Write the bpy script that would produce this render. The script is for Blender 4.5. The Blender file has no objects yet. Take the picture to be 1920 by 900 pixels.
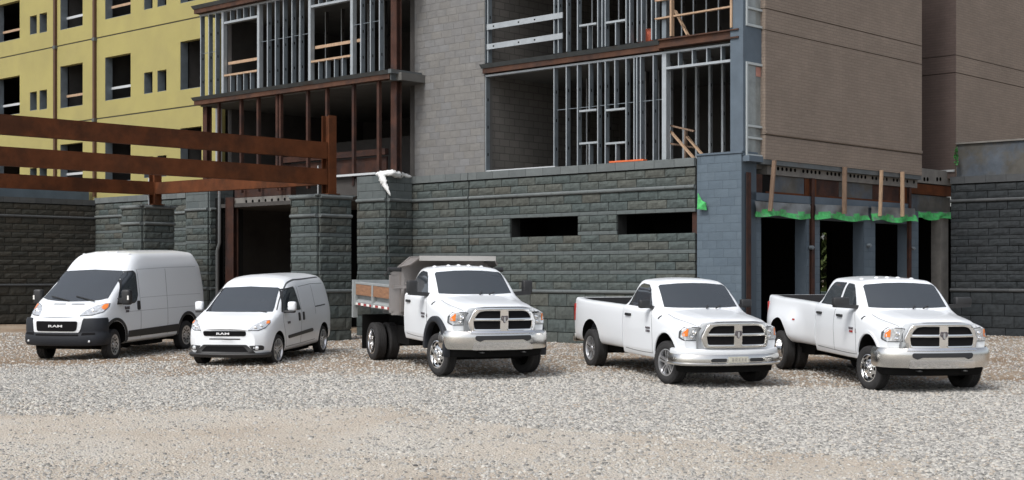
import bpy, bmesh, math, random
import numpy as np
from mathutils import Vector, Matrix, geometry
from mathutils.bvhtree import BVHTree

random.seed(7)
rng = np.random.default_rng(11)
SC = bpy.context.scene
COL = SC.collection
R = math.radians

# ---------------------------------------------------------------- camera
CAMZ = 2.0                       # world height of the lens; the lot in front of the trucks lies near z = 0
FPX, CX, HY = 2730.0, 960.0, 517.0   # focal length, centre column, horizon row of the 1920 x 900 photograph
cd = bpy.data.cameras.new('camera')
cam = bpy.data.objects.new('camera', cd)
COL.objects.link(cam)
cam.location = (0, 0, CAMZ)
cam.rotation_euler = (R(90), 0, 0)
cd.sensor_width = 36
cd.lens = FPX / 1920 * 36
cd.shift_y = (HY - 450) / 1920
cd.clip_start, cd.clip_end = 0.5, 2000
SC.camera = cam

# ---------------------------------------------------------------- light: overcast daylight, brighter from the front left
SUN_EL, SUN_AZ = R(52), R(-142)  # azimuth measured from +Y towards +X
w = bpy.data.worlds.new('World')
SC.world = w
w.use_nodes = True
nt = w.node_tree
nt.nodes.clear()
sky = nt.nodes.new('ShaderNodeTexSky')
sky.sky_type = 'NISHITA'
sky.sun_disc = False
sky.sun_elevation = SUN_EL
sky.sun_rotation = SUN_AZ
sky.air_density, sky.dust_density, sky.ozone_density = 1.0, 4.0, 1.0
hs = nt.nodes.new('ShaderNodeHueSaturation')
hs.inputs['Saturation'].default_value = 0.42
bg = nt.nodes.new('ShaderNodeBackground')
bg.inputs['Strength'].default_value = 0.15
ow = nt.nodes.new('ShaderNodeOutputWorld')
nt.links.new(sky.outputs[0], hs.inputs['Color'])
nt.links.new(hs.outputs[0], bg.inputs['Color'])
nt.links.new(bg.outputs[0], ow.inputs['Surface'])
sl = bpy.data.lights.new('sun', 'SUN')
sl.energy = 1.5
sl.angle = R(16)
sl.color = (1.0, 0.97, 0.93)
sun = bpy.data.objects.new('sun', sl)
COL.objects.link(sun)
sd = Vector((math.sin(SUN_AZ) * math.cos(SUN_EL), math.cos(SUN_AZ) * math.cos(SUN_EL), math.sin(SUN_EL)))
sun.rotation_euler = sd.to_track_quat('Z', 'Y').to_euler()
SC.view_settings.view_transform = 'Standard'
SC.view_settings.look = 'None'
SC.view_settings.exposure = 0.38
SC.view_settings.gamma = 1.0
SC.cycles.max_bounces = 6
SC.cycles.use_fast_gi = False

# ---------------------------------------------------------------- materials
def mat(name, col, rough=0.6, metal=0.0, var=0.0, scale=6.0, bump=0.0, bscale=None, coat=0.0, spec=0.5, rnd=None,
        col2=None, c2scale=1.5, c2lo=0.45, c2hi=0.6, aniso=None, detail=6.0, sheen=0.0, alpha=1.0, trans=0.0):
    """Principled material: base colour with noise variation, optional second colour in patches,
    optional per-object variation and a noise bump."""
    m = bpy.data.materials.new(name)
    m.use_nodes = True
    t = m.node_tree
    N, L = t.nodes, t.links
    p = N['Principled BSDF']
    p.inputs['Roughness'].default_value = rough
    p.inputs['Metallic'].default_value = metal
    p.inputs['Specular IOR Level'].default_value = spec
    p.inputs['Coat Weight'].default_value = coat
    p.inputs['Coat Roughness'].default_value = 0.03
    if trans: p.inputs['Transmission Weight'].default_value = trans
    if alpha < 1: p.inputs['Alpha'].default_value = alpha
    tc = N.new('ShaderNodeTexCoord')
    vec = tc.outputs['Object']
    if aniso:
        mp = N.new('ShaderNodeMapping')
        mp.inputs['Scale'].default_value = aniso
        L.new(vec, mp.inputs['Vector']); vec = mp.outputs[0]
    cur = None
    rgb = N.new('ShaderNodeRGB'); rgb.outputs[0].default_value = (*col, 1); cur = rgb.outputs[0]
    if rnd:
        oi = N.new('ShaderNodeObjectInfo')
        cr = N.new('ShaderNodeValToRGB')
        e = cr.color_ramp.elements
        e[0].color = (*rnd[0], 1); e[1].color = (*rnd[-1], 1)
        for i, c in enumerate(rnd[1:-1]):
            x = e.new((i + 1) / (len(rnd) - 1)); x.color = (*c, 1)
        L.new(oi.outputs['Random'], cr.inputs[0]); cur = cr.outputs[0]
        ad = N.new('ShaderNodeVectorMath'); ad.operation = 'MULTIPLY_ADD'
        ad.inputs[1].default_value = (1, 1, 1)
        cmb = N.new('ShaderNodeMath'); cmb.operation = 'MULTIPLY'; cmb.inputs[1].default_value = 40
        L.new(oi.outputs['Random'], cmb.inputs[0])
        L.new(vec, ad.inputs[0]); L.new(cmb.outputs[0], ad.inputs[2]); vec = ad.outputs[0]
    if col2:
        n2 = N.new('ShaderNodeTexNoise'); n2.inputs['Scale'].default_value = c2scale; n2.inputs['Detail'].default_value = 8
        n2.inputs['Roughness'].default_value = 0.65
        L.new(vec, n2.inputs['Vector'])
        r2 = N.new('ShaderNodeMapRange'); r2.inputs[1].default_value = c2lo; r2.inputs[2].default_value = c2hi
        L.new(n2.outputs['Fac'], r2.inputs[0])
        mx = N.new('ShaderNodeMix'); mx.data_type = 'RGBA'
        L.new(r2.outputs[0], mx.inputs[0]); L.new(cur, mx.inputs[6]); mx.inputs[7].default_value = (*col2, 1)
        cur = mx.outputs[2]
    if var:
        n1 = N.new('ShaderNodeTexNoise'); n1.inputs['Scale'].default_value = scale; n1.inputs['Detail'].default_value = detail
        n1.inputs['Roughness'].default_value = 0.65
        L.new(vec, n1.inputs['Vector'])
        r1 = N.new('ShaderNodeMapRange'); r1.inputs[1].default_value = 0.3; r1.inputs[2].default_value = 0.7
        r1.inputs[3].default_value = 1 - var; r1.inputs[4].default_value = 1 + var
        L.new(n1.outputs['Fac'], r1.inputs[0])
        mu = N.new('ShaderNodeVectorMath'); mu.operation = 'SCALE'
        L.new(cur, mu.inputs[0]); L.new(r1.outputs[0], mu.inputs['Scale']); cur = mu.outputs[0]
    L.new(cur, p.inputs['Base Color'])
    if bump:
        n3 = N.new('ShaderNodeTexNoise'); n3.inputs['Scale'].default_value = bscale or scale * 3; n3.inputs['Detail'].default_value = 6
        L.new(vec, n3.inputs['Vector'])
        b = N.new('ShaderNodeBump'); b.inputs['Strength'].default_value = bump; b.inputs['Distance'].default_value = 0.02
        L.new(n3.outputs['Fac'], b.inputs['Height']); L.new(b.outputs[0], p.inputs['Normal'])
    return m

def brick_mat(name, c1, c2, mort, bw, bh, mo, rough=0.9, var=0.12, bump=0.5):
    m = bpy.data.materials.new(name); m.use_nodes = True
    t = m.node_tree; N, L = t.nodes, t.links; p = N['Principled BSDF']; p.inputs['Roughness'].default_value = rough
    tc = N.new('ShaderNodeTexCoord'); sp = N.new('ShaderNodeSeparateXYZ'); cb = N.new('ShaderNodeCombineXYZ')
    L.new(tc.outputs['Object'], sp.inputs[0])
    ad = N.new('ShaderNodeMath'); ad.operation = 'ADD'; L.new(sp.outputs[0], ad.inputs[0]); L.new(sp.outputs[1], ad.inputs[1])
    L.new(ad.outputs[0], cb.inputs[0]); L.new(sp.outputs[2], cb.inputs[1])
    b = N.new('ShaderNodeTexBrick'); b.inputs['Scale'].default_value = 1
    b.inputs['Brick Width'].default_value = bw; b.inputs['Row Height'].default_value = bh; b.inputs['Mortar Size'].default_value = mo
    b.inputs['Color1'].default_value = (*c1, 1); b.inputs['Color2'].default_value = (*c2, 1); b.inputs['Mortar'].default_value = (*mort, 1)
    L.new(cb.outputs[0], b.inputs['Vector'])
    n1 = N.new('ShaderNodeTexNoise'); n1.inputs['Scale'].default_value = 0.9; n1.inputs['Detail'].default_value = 9; n1.inputs['Roughness'].default_value = 0.7
    L.new(tc.outputs['Object'], n1.inputs['Vector'])
    r1 = N.new('ShaderNodeMapRange'); r1.inputs[1].default_value = .3; r1.inputs[2].default_value = .7; r1.inputs[3].default_value = 1 - var; r1.inputs[4].default_value = 1 + var
    L.new(n1.outputs['Fac'], r1.inputs[0])
    mu = N.new('ShaderNodeVectorMath'); mu.operation = 'SCALE'; L.new(b.outputs['Color'], mu.inputs[0]); L.new(r1.outputs[0], mu.inputs['Scale'])
    L.new(mu.outputs[0], p.inputs['Base Color'])
    bp = N.new('ShaderNodeBump'); bp.invert = True; bp.inputs['Strength'].default_value = bump; bp.inputs['Distance'].default_value = .01
    L.new(b.outputs['Fac'], bp.inputs['Height']); L.new(bp.outputs[0], p.inputs['Normal'])
    return m

M = {}
M['paint'] = mat('white_paint', (0.745, 0.78, 0.815), rough=0.28, coat=0.45)
M['glass'] = mat('tinted_glass', (0.035, 0.042, 0.050), rough=0.05, spec=1.0)
M['rubber'] = mat('tyre_rubber', (0.022, 0.022, 0.023), rough=0.8, var=0.25, scale=30, bump=0.25, bscale=60)
M['trim'] = mat('black_plastic', (0.020, 0.021, 0.023), rough=0.5)
M['grey_trim'] = mat('dark_grey_plastic', (0.020, 0.023, 0.029), rough=0.5, spec=0.3, bump=0.05, bscale=200)
M['seal'] = mat('dark_seal', (0.06, 0.065, 0.07), rough=0.7)
M['gap'] = mat('panel_gap', (0.17, 0.18, 0.19), rough=0.7)
M['crease_shade'] = mat('crease_shade_line', (0.40, 0.42, 0.45), rough=0.5)  # grey strips painted along body folds in place of their shading
M['under'] = mat('dark_underbody', (0.008, 0.008, 0.008), rough=0.95, spec=0.1)
M['chrome'] = mat('chrome', (0.80, 0.80, 0.80), rough=0.10, metal=1.0)
M['satin'] = mat('satin_chrome', (0.72, 0.71, 0.68), rough=0.22, metal=1.0)
M['alloy'] = mat('alloy_silver', (0.62, 0.63, 0.65), rough=0.3, metal=0.85)
M['lens'] = mat('headlamp_lens', (0.62, 0.65, 0.68), rough=0.10, metal=0.45, var=0.45, scale=24, coat=0.8)
M['amber'] = mat('amber_lens', (0.75, 0.20, 0.03), rough=0.2, coat=0.5)
M['red'] = mat('red_lens', (0.35, 0.03, 0.025), rough=0.2, coat=0.5)
M['bulb'] = mat('lamp_reflector', (0.9, 0.9, 0.9), rough=0.05, metal=1.0)
M['mesh'] = mat('grille_mesh', (0.006, 0.006, 0.007), rough=0.8, spec=0.15, bump=0.4, bscale=160)
M['badge'] = mat('badge_dark', (0.10, 0.09, 0.10), rough=0.4)
M['letter'] = mat('badge_silver', (0.75, 0.76, 0.78), rough=0.3)
M['liner'] = mat('bed_liner', (0.020, 0.020, 0.022), rough=0.7, bump=0.3, bscale=90)
M['steel'] = mat('dump_body_steel', (0.30, 0.28, 0.27), rough=0.42, metal=0.55, var=0.15, scale=2.0, aniso=(1, 1, 0.2))
M['satin_lip'] = mat('bright_steel_lip', (0.52, 0.51, 0.49), rough=0.4, metal=0.5)
M['dumpgrey'] = mat('dump_side_grey', (0.26, 0.28, 0.285), rough=0.55, var=0.12, scale=3)
M['board'] = mat('varnished_board', (0.25, 0.130, 0.070), rough=0.6, var=0.35, scale=3, aniso=(1.5, 8, 8))
M['white'] = mat('white_reflector', (0.75, 0.75, 0.72), rough=0.5)
M['plate'] = mat('licence_plate', (0.50, 0.49, 0.42), rough=0.5, var=0.1, scale=30)
# --- building
ST = [(0.066, 0.082, 0.082), (0.077, 0.091, 0.087), (0.061, 0.078, 0.078), (0.084, 0.090, 0.081), (0.070, 0.087, 0.086), (0.079, 0.081, 0.071), (0.064, 0.082, 0.083)]
M['stone'] = mat('split_face_stone', (0.1, 0.1, 0.1), rough=0.92, spec=.25, rnd=ST, var=0.25, scale=9, bump=0.5, bscale=18)
STD = [(0.027, 0.032, 0.036), (0.036, 0.041, 0.045), (0.024, 0.029, 0.033), (0.032, 0.036, 0.040)]
M['stone_dark'] = mat('charcoal_split_face_stone', (0.05, 0.05, 0.05), rough=0.92, rnd=STD, spec=.25, var=0.25, scale=9, bump=0.5, bscale=18)
STL = [(0.045, 0.045, 0.040), (0.060, 0.058, 0.050), (0.040, 0.041, 0.037), (0.055, 0.050, 0.042)]  # left wing wall: shade of its facing is put into these stone colours
M['stone_left_shaded'] = mat('shaded_brown_grey_stone', (0.05, 0.05, 0.05), rough=0.92, rnd=STL, spec=.25, var=0.25, scale=9, bump=0.5, bscale=18)
M['band'] = mat('smooth_band_stone', (0.085, 0.102, 0.105), rough=0.85, rnd=[(0.074, 0.092, 0.095), (0.094, 0.112, 0.114), (0.084, 0.100, 0.102)], var=0.12, scale=5)
M['capstone'] = mat('painted_cap_stone', (0.12, 0.14, 0.15), rough=0.85, rnd=[(0.090, 0.104, 0.107), (0.118, 0.134, 0.136), (0.102, 0.117, 0.120)], var=0.12, scale=4)
M['capdark'] = mat('charcoal_and_shaded_cap_stone', (0.07, 0.075, 0.08), rough=0.85, rnd=[(0.05, 0.055, 0.06), (0.07, 0.075, 0.08)], var=0.12, scale=4)  # right wall's charcoal caps; on the left wall the dark is painted shade
M['mortar'] = mat('dark_mortar', (0.011, 0.012, 0.0125), rough=0.95)
M['cmu'] = mat('concrete_block', (0.16, 0.16, 0.155), rough=0.92, rnd=[(0.152, 0.150, 0.145), (0.168, 0.166, 0.160), (0.160, 0.161, 0.162), (0.150, 0.150, 0.149), (0.163, 0.167, 0.171)], var=0.12, scale=3, bump=0.3, bscale=40)
M['cmu_joint'] = mat('block_joint', (0.130, 0.128, 0.122), rough=0.95)
M['bluegrey'] = mat('blue_grey_coated_block', (0.08, 0.11, 0.14), rough=0.8, rnd=[(0.076, 0.106, 0.136), (0.088, 0.120, 0.150), (0.082, 0.113, 0.143)], var=0.10, scale=2.5, bump=0.25, bscale=40)
M['bluejoint'] = mat('blue_grey_joint', (0.058, 0.080, 0.102), rough=0.9)
M['bluecoat'] = mat('blue_grey_coating', (0.080, 0.108, 0.138), rough=0.8, var=0.15, scale=2)
M['concrete'] = mat('weathered_concrete', (0.16, 0.155, 0.145), rough=0.95, var=0.25, scale=2.5, bump=0.3)
M['dkconc'] = mat('dark_concrete', (0.075, 0.073, 0.066), rough=0.95, var=0.3, scale=2.0, col2=(0.07, 0.085, 0.105), c2scale=1.2)
M['yellow'] = mat('yellow_sheathing', (0.315, 0.280, 0.100), rough=0.8, var=0.06, scale=0.8, col2=(0.280, 0.248, 0.096), c2scale=0.5, c2lo=.45, c2hi=.7)
M['joint'] = mat('dark_joint_tape', (0.065, 0.06, 0.04), rough=0.9)
M['beige'] = brick_mat('beige_brick', (0.218, 0.178, 0.145), (0.198, 0.160, 0.130), (0.165, 0.135, 0.112), 0.30, 0.075, 0.008)
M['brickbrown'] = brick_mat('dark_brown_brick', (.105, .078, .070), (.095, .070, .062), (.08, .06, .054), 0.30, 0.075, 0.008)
M['brickdark'] = mat('shadow_joint', (0.05, 0.038, 0.032), rough=0.95)
RU = (0.098, 0.033, 0.013)
M['rust'] = mat('rusty_steel', RU, rough=0.8, spec=0.15, var=0.22, scale=2.5, col2=(0.060, 0.023, 0.011), c2scale=1.2, bump=0.1)
M['rustedge'] = mat('dull_rusty_edge', (0.085, 0.044, 0.030), rough=0.8, spec=0.15, var=0.25, scale=2.5, col2=(0.055, 0.034, 0.028), c2scale=1.4)
M['rustdark'] = mat('dark_rusty_steel', (0.055, 0.026, 0.019), spec=0.2, rough=0.8, var=0.3, scale=3, col2=(0.035, 0.022, 0.020), c2scale=2)
M['primer'] = mat('grey_steel_edge', (0.10, 0.115, 0.122), rough=0.6, metal=0.2, var=0.2, scale=3, col2=(0.07, 0.055, 0.045), c2scale=1.5, c2lo=.55, c2hi=.7)
M['zinc'] = mat('galvanised_stud', (0.34, 0.375, 0.40), rough=0.5, metal=0.35, var=0.12, scale=4)
M['zincshade'] = mat('galvanised_shade_tone', (0.17, 0.20, 0.225), rough=0.5, metal=0.35, var=0.15, scale=4)  # darker copy of the zinc; shade on stud webs is in the colour
M['interior'] = mat('shade_dark_interior', (0.050, 0.047, 0.045), rough=0.95, var=0.3, scale=0.8)  # darkness of the unlit rooms is put into this base colour
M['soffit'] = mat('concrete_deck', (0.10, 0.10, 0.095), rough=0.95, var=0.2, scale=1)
M['black'] = mat('unlit_void', (0.005, 0.005, 0.005), rough=1.0, spec=0.0)  # near-black colour stands in for the darkness inside openings and holes
M['lumber'] = mat('raw_lumber', (0.36, 0.25, 0.165), rough=0.8, var=0.2, scale=3, aniso=(6, 6, 1.5))
M['lumberdark'] = mat('weathered_lumber', (0.17, 0.115, 0.08), rough=0.85, var=0.3, scale=3, aniso=(6, 6, 1.5))
M['green'] = mat('green_tarp_edge', (0.055, 0.37, 0.105), rough=0.6, var=0.4, scale=9, col2=(0.10, 0.18, 0.12), c2scale=5, c2lo=.54, c2hi=.66)
M['film'] = mat('cloudy_plastic_film', (0.115, 0.125, 0.130), rough=0.3, var=0.25, scale=5)
M['wrap'] = mat('white_plastic_wrap', (0.72, 0.74, 0.74), rough=0.45, var=0.08, scale=8)
M['flash'] = mat('light_metal_flashing', (0.55, 0.58, 0.60), rough=0.4, metal=0.3)
M['orange'] = mat('orange_board', (0.60, 0.13, 0.04), rough=0.6, var=0.15)
M['winframe'] = mat('pale_window_frame', (0.38, 0.42, 0.43), rough=0.5)
M['winglass'] = mat('hazy_window_glass', (0.19, 0.21, 0.21), rough=0.12, var=0.3, scale=2.5, spec=0.6)
M['label_red'] = mat('faded_red_sticker', (0.40, 0.20, 0.16), rough=0.7)
M['leaf'] = mat('leaves', (0.075, 0.105, 0.03), rough=0.6, var=0.4, scale=3)
M['leafg'] = mat('bright_leaves', (0.03, 0.20, 0.04), rough=0.6, var=0.4, scale=3)
M['bark'] = mat('bark', (0.08, 0.06, 0.045), rough=0.9, var=0.3)
M['pipe'] = mat('grey_conduit', (0.16, 0.17, 0.175), rough=0.5, metal=0.3)
M['brownpipe'] = mat('brown_downpipe', (0.075, 0.035, 0.018), rough=0.6, var=0.15)

# ---------------------------------------------------------------- object helpers
def tag(o, label=None, cat=None, group=None, kind=None):
    if label: o['label'] = label
    if cat: o['category'] = cat
    if group: o['group'] = group
    if kind: o['kind'] = kind
    return o

def link(name, me, parent=None, loc=None, rot=None):
    o = bpy.data.objects.new(name, me)
    COL.objects.link(o)
    if parent: o.parent = parent
    if loc: o.location = loc
    if rot: o.rotation_euler = rot
    return o

def empty(name, loc=(0, 0, 0), rz=0.0, parent=None):
    o = link(name, None, parent, loc, (0, 0, rz))
    o.empty_display_size = 0.3
    return o

def me_from(name, V, F, mats, mi=None, smooth=None):
    me = bpy.data.meshes.new(name)
    me.from_pydata([tuple(v) for v in V], [], F)
    for m in (mats if isinstance(mats, (list, tuple)) else [mats]): me.materials.append(m)
    if mi is not None: me.polygons.foreach_set('material_index', mi)
    me.update()
    if smooth is not None:
        me.polygons.foreach_set('use_smooth', [True] * len(me.polygons))
        if smooth < 180: me.set_sharp_from_angle(angle=R(smooth))
    return me

class MB:
    """collects boxes, prisms, tubes into one mesh"""
    def __init__(s): s.V, s.F, s.I = [], [], []
    def add(s, V, F, mi=0):
        b = len(s.V); s.V += [tuple(v) for v in V]; s.F += [tuple(i + b for i in f) for f in F]; s.I += [mi] * len(F); return s
    def box(s, x0, x1, y0, y1, z0, z1, mi=0):
        V = [(x, y, z) for z in (z0, z1) for y in (y0, y1) for x in (x0, x1)]
        return s.add(V, [(0, 2, 3, 1), (4, 5, 7, 6), (0, 1, 5, 4), (2, 6, 7, 3), (0, 4, 6, 2), (1, 3, 7, 5)], mi)
    def bar(s, a, b, wd, ht, mi=0, up=(0, 0, 1)):
        a, b = Vector(a), Vector(b); d = (b - a).normalized(); u = Vector(up)
        if abs(d.dot(u)) > .98: u = Vector((0, 1, 0))
        sx = d.cross(u).normalized() * wd / 2; sz = sx.cross(d).normalized() * ht / 2
        V = [p + q for p in (a, b) for q in (-sx - sz, sx - sz, sx + sz, -sx + sz)]
        return s.add(V, [(0, 3, 2, 1), (4, 5, 6, 7), (0, 1, 5, 4), (1, 2, 6, 5), (2, 3, 7, 6), (3, 0, 4, 7)], mi)
    def tube(s, pts, r, n=8, mi=0, cap=True):
        pts = [Vector(p) for p in pts]; V = []; rr = r if isinstance(r, (list, tuple)) else [r] * len(pts)
        for i, p in enumerate(pts):
            d = (pts[min(i + 1, len(pts) - 1)] - pts[max(i - 1, 0)]).normalized()
            u = d.orthogonal().normalized() if i == 0 else (u - d * u.dot(d)).normalized()
            v = d.cross(u)
            V += [p + (u * math.cos(a) + v * math.sin(a)) * rr[i] for a in [2 * math.pi * k / n for k in range(n)]]
        F = [(i * n + k, i * n + (k + 1) % n, (i + 1) * n + (k + 1) % n, (i + 1) * n + k) for i in range(len(pts) - 1) for k in range(n)]
        if cap: F += [tuple(range(n))[::-1], tuple((len(pts) - 1) * n + k for k in range(n))]
        return s.add(V, F, mi)
    def prism(s, poly, ax, a0, a1, mi=0):
        """poly: 2D points in the two other axes (in x,y,z order), extruded along axis ax"""
        n = len(poly); V = []
        for a in (a0, a1):
            for p in poly:
                q = list(p); q.insert(ax, a); V.append(tuple(q))
        F = [(i, (i + 1) % n, n + (i + 1) % n, n + i) for i in range(n)] + [tuple(range(n))[::-1], tuple(range(n, 2 * n))]
        return s.add(V, F, mi)
    def lathe(s, prof, n=28, mi=0, c=(0, 0, 0)):
        """profile (r, y) turned round the y axis"""
        V = [(c[0] + r * math.cos(2 * math.pi * k / n), c[1] + y, c[2] + r * math.sin(2 * math.pi * k / n)) for r, y in prof for k in range(n)]
        F = [(i * n + k, i * n + (k + 1) % n, (i + 1) * n + (k + 1) % n, (i + 1) * n + k) for i in range(len(prof) - 1) for k in range(n)]
        return s.add(V, F, mi)
    def mesh(s, name, mats, smooth=None, fix=True):
        me = me_from(name, s.V, s.F, mats, s.I, None)
        if fix:
            bm = bmesh.new(); bm.from_mesh(me); bmesh.ops.recalc_face_normals(bm, faces=bm.faces); bm.to_mesh(me); bm.free()
        if smooth is not None:
            me.polygons.foreach_set('use_smooth', [True] * len(me.polygons)); me.set_sharp_from_angle(angle=R(smooth))
        return me
    def build(s, name, mats, parent=None, smooth=None, loc=None, rot=None):
        return link(name, s.mesh(name, mats, smooth), parent, loc, rot)

def bevel_mesh(me, wdt, seg=2, ang=35):
    bm = bmesh.new(); bm.from_mesh(me)
    es = [e for e in bm.edges if len(e.link_faces) == 2 and e.calc_face_angle(0) > R(ang)]
    bmesh.ops.bevel(bm, geom=es, offset=wdt, segments=seg, affect='EDGES', profile=0.5)
    bm.to_mesh(me); bm.free()
    me.polygons.foreach_set('use_smooth', [True] * len(me.polygons)); me.set_sharp_from_angle(angle=R(40))
    return me

def pchip(x, y, xs):
    x, y, xs = np.asarray(x, float), np.asarray(y, float), np.asarray(xs, float)
    h = np.diff(x); d = np.diff(y) / h; m = np.zeros_like(y)
    m[0], m[-1] = d[0], d[-1]
    for i in range(1, len(x) - 1):
        if d[i - 1] * d[i] > 0:
            w1, w2 = 2 * h[i] + h[i - 1], h[i] + 2 * h[i - 1]
            m[i] = (w1 + w2) / (w1 / d[i - 1] + w2 / d[i])
    k = np.clip(np.searchsorted(x, xs) - 1, 0, len(x) - 2)
    t = (xs - x[k]) / h[k]
    return ((1 + 2 * t) * (1 - t) ** 2 * y[k] + t * (1 - t) ** 2 * h[k] * m[k] + t * t * (3 - 2 * t) * y[k + 1] + t * t * (t - 1) * h[k] * m[k + 1])

def vnoise(x, y, sc, seed=0):
    """smooth value noise, vectorised"""
    r = np.random.default_rng(seed).random((256, 256)); x = x * sc + 1000; y = y * sc + 1000
    i, j = np.floor(x).astype(int), np.floor(y).astype(int); f, g = x - i, y - j
    f = f * f * (3 - 2 * f); g = g * g * (3 - 2 * g); a = lambda p, q: r[p % 256, q % 256]
    return (a(i, j) * (1 - f) + a(i + 1, j) * f) * (1 - g) + (a(i, j + 1) * (1 - f) + a(i + 1, j + 1) * f) * g

def in_poly(px, py, poly):
    c = False; n = len(poly)
    for i in range(n):
        x1, y1 = poly[i]; x2, y2 = poly[i - 1]
        if (y1 > py) != (y2 > py) and px < (x2 - x1) * (py - y1) / (y2 - y1) + x1: c = not c
    return c

# ---------------------------------------------------------------- lot: heights
POSE = {'1500': (3.78, 27.5, -2.013, 20.0), '3500': (7.48, 26.8, -2.09, 9.8), 'dump': (-.55, 28.5, -1.92, 23.5),
        'city': (-5.82, 31.0, -1.885, -10.3), 'pro': (-10.27, 34.5, -1.99, -16.0)}
PITCH = 1.6
def base_z(y):
    y = np.asarray(y, float)
    return -2.013 + np.where(y < 38.5, 0.0275 * (y - 27.5), 0.0275 * 11 + 0.002 * (y - 38.5))
_c = np.array([(p[0] - math.sin(R(p[3])) * 1.8, p[1] + math.cos(R(p[3])) * 1.8) for p in POSE.values()])
_r = np.array([p[2] + 1.8 * math.tan(R(PITCH)) - float(base_z(p[1] + math.cos(R(p[3])) * 1.8)) for p in POSE.values()])
_S = 3.2
_K = np.exp(-((_c[:, None, :] - _c[None, :, :]) ** 2).sum(-1) / (2 * _S * _S))
_W = np.linalg.solve(_K, _r)
def ground_z(x, y, rough=True):
    x, y = np.asarray(x, float), np.asarray(y, float)
    z = base_z(np.clip(y, -30, 60))
    for c, wt in zip(_c, _W): z = z + wt * np.exp(-((x - c[0]) ** 2 + (y - c[1]) ** 2) / (2 * _S * _S))
    if rough: z = z + .05 * (vnoise(x, y, .35, 3) - .5) + .025 * (vnoise(x, y, 1.3, 4) - .5)
    return z + CAMZ
# ================================================================ VEHICLES
def loft(st, step=.07, fil=4, sub=2, bow=None, deform=None):
    """st: list of (x, [(y, z, r)...]) half sections from bottom centre to top centre; smooth closed body."""
    st = sorted(st, key=lambda s: s[0])
    xs = [s[0] for s in st]
    A = np.array([[(p + (.04,))[:3] for p in s[1]] for s in st], float)      # ns, np, 3
    xf = []
    for a, b in zip(xs[:-1], xs[1:]):
        n = max(1, int(round((b - a) / step))); xf += [a + (b - a) * k / n for k in range(n)]
    xf.append(xs[-1])
    B = np.stack([[pchip(xs, A[:, i, k], xf) for k in range(3)] for i in range(A.shape[1])], 0)  # np,3,nx
    rows = []
    for c in range(len(xf)):
        P = B[:, :2, c]; rr = B[:, 2, c]; out = [P[0]]
        n = len(P)
        for i in range(1, n):
            if i < n - 1:
                a, p, b = P[i - 1], P[i], P[i + 1]
                la, lb = np.linalg.norm(a - p) + 1e-9, np.linalg.norm(b - p) + 1e-9
                p0 = p + (a - p) / la * min(rr[i], .46 * la); p1 = p + (b - p) / lb * min(rr[i], .46 * lb)
            else: p0 = P[i]; p1 = None
            q = out[-1]
            for k in range(1, sub): out.append(q + (p0 - q) * k / sub)
            out.append(p0)
            if p1 is not None:
                for k in range(1, fil + 1):
                    t = k / fil; out.append((1 - t) ** 2 * p0 + 2 * t * (1 - t) * P[i] + t * t * p1)
        rows.append(np.array(out))
    m = len(rows[0]); V = []; n = 2 * m - 2
    for x, r in zip(xf, rows):
        ring = [(x, y, z) for y, z in r] + [(x, -y, z) for y, z in r[-2:0:-1]]
        V += ring
    F = [(i * n + k, i * n + (k + 1) % n, (i + 1) * n + (k + 1) % n, (i + 1) * n + k) for i in range(len(xf) - 1) for k in range(n)]
    F += [tuple(range(n))[::-1], tuple((len(xf) - 1) * n + k for k in range(n))]
    V = np.array(V)
    if bow: V[:, 0] -= bow * np.clip((V[:, 0] - .1) / .7, 0, 1) * np.abs(V[:, 1]) ** 2.3
    if deform: V = deform(V)
    return V, F

def boolean(me, tools):
    """subtract closed tool meshes (their materials are kept on the cut faces)"""
    o = link('tmp_body', me)
    groups = {}
    for tm in tools: groups.setdefault(tm.materials[0].name, []).append(tm)
    for g in groups.values():
        V, F = [], []
        for tm in g:
            k = len(V); V += [tuple(v.co) for v in tm.vertices]; F += [tuple(i + k for i in p.vertices) for p in tm.polygons]
        t = link('tmp_tool', me_from('tool', V, F, g[0].materials[0]))
        md = o.modifiers.new('b', 'BOOLEAN'); md.operation = 'DIFFERENCE'; md.object = t; md.solver = 'EXACT'; md.material_mode = 'TRANSFER'
    dg = bpy.context.evaluated_depsgraph_get(); dg.update()
    me2 = bpy.data.meshes.new_from_object(o.evaluated_get(dg))
    for x in [q for q in COL.objects if q.name.startswith('tmp_')]: bpy.data.objects.remove(x)
    return me2

def body_mesh(V, F, m, tools=(), ang=28):
    me = me_from('body', V, F, m)
    bm = bmesh.new(); bm.from_mesh(me); bmesh.ops.remove_doubles(bm, verts=bm.verts, dist=1e-5); bmesh.ops.recalc_face_normals(bm, faces=bm.faces); bm.to_mesh(me); bm.free()
    if tools: me = boolean(me, tools)
    me.polygons.foreach_set('use_smooth', [True] * len(me.polygons)); me.set_sharp_from_angle(angle=R(ang))
    return me

def bvh_of(me):
    bm = bmesh.new(); bm.from_mesh(me); b = BVHTree.FromBMesh(bm); bm.free(); return b

def cyl_tool(x, z, r, y0, y1, mt, flat=1.0, n=36):
    b = MB(); b.prism([(x + r * math.cos(2 * math.pi * k / n), z + r * (flat if math.sin(2 * math.pi * k / n) > 0 else 1) * math.sin(2 * math.pi * k / n)) for k in range(n)], 1, y0, y1)
    return b.mesh('tool', mt)

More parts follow.
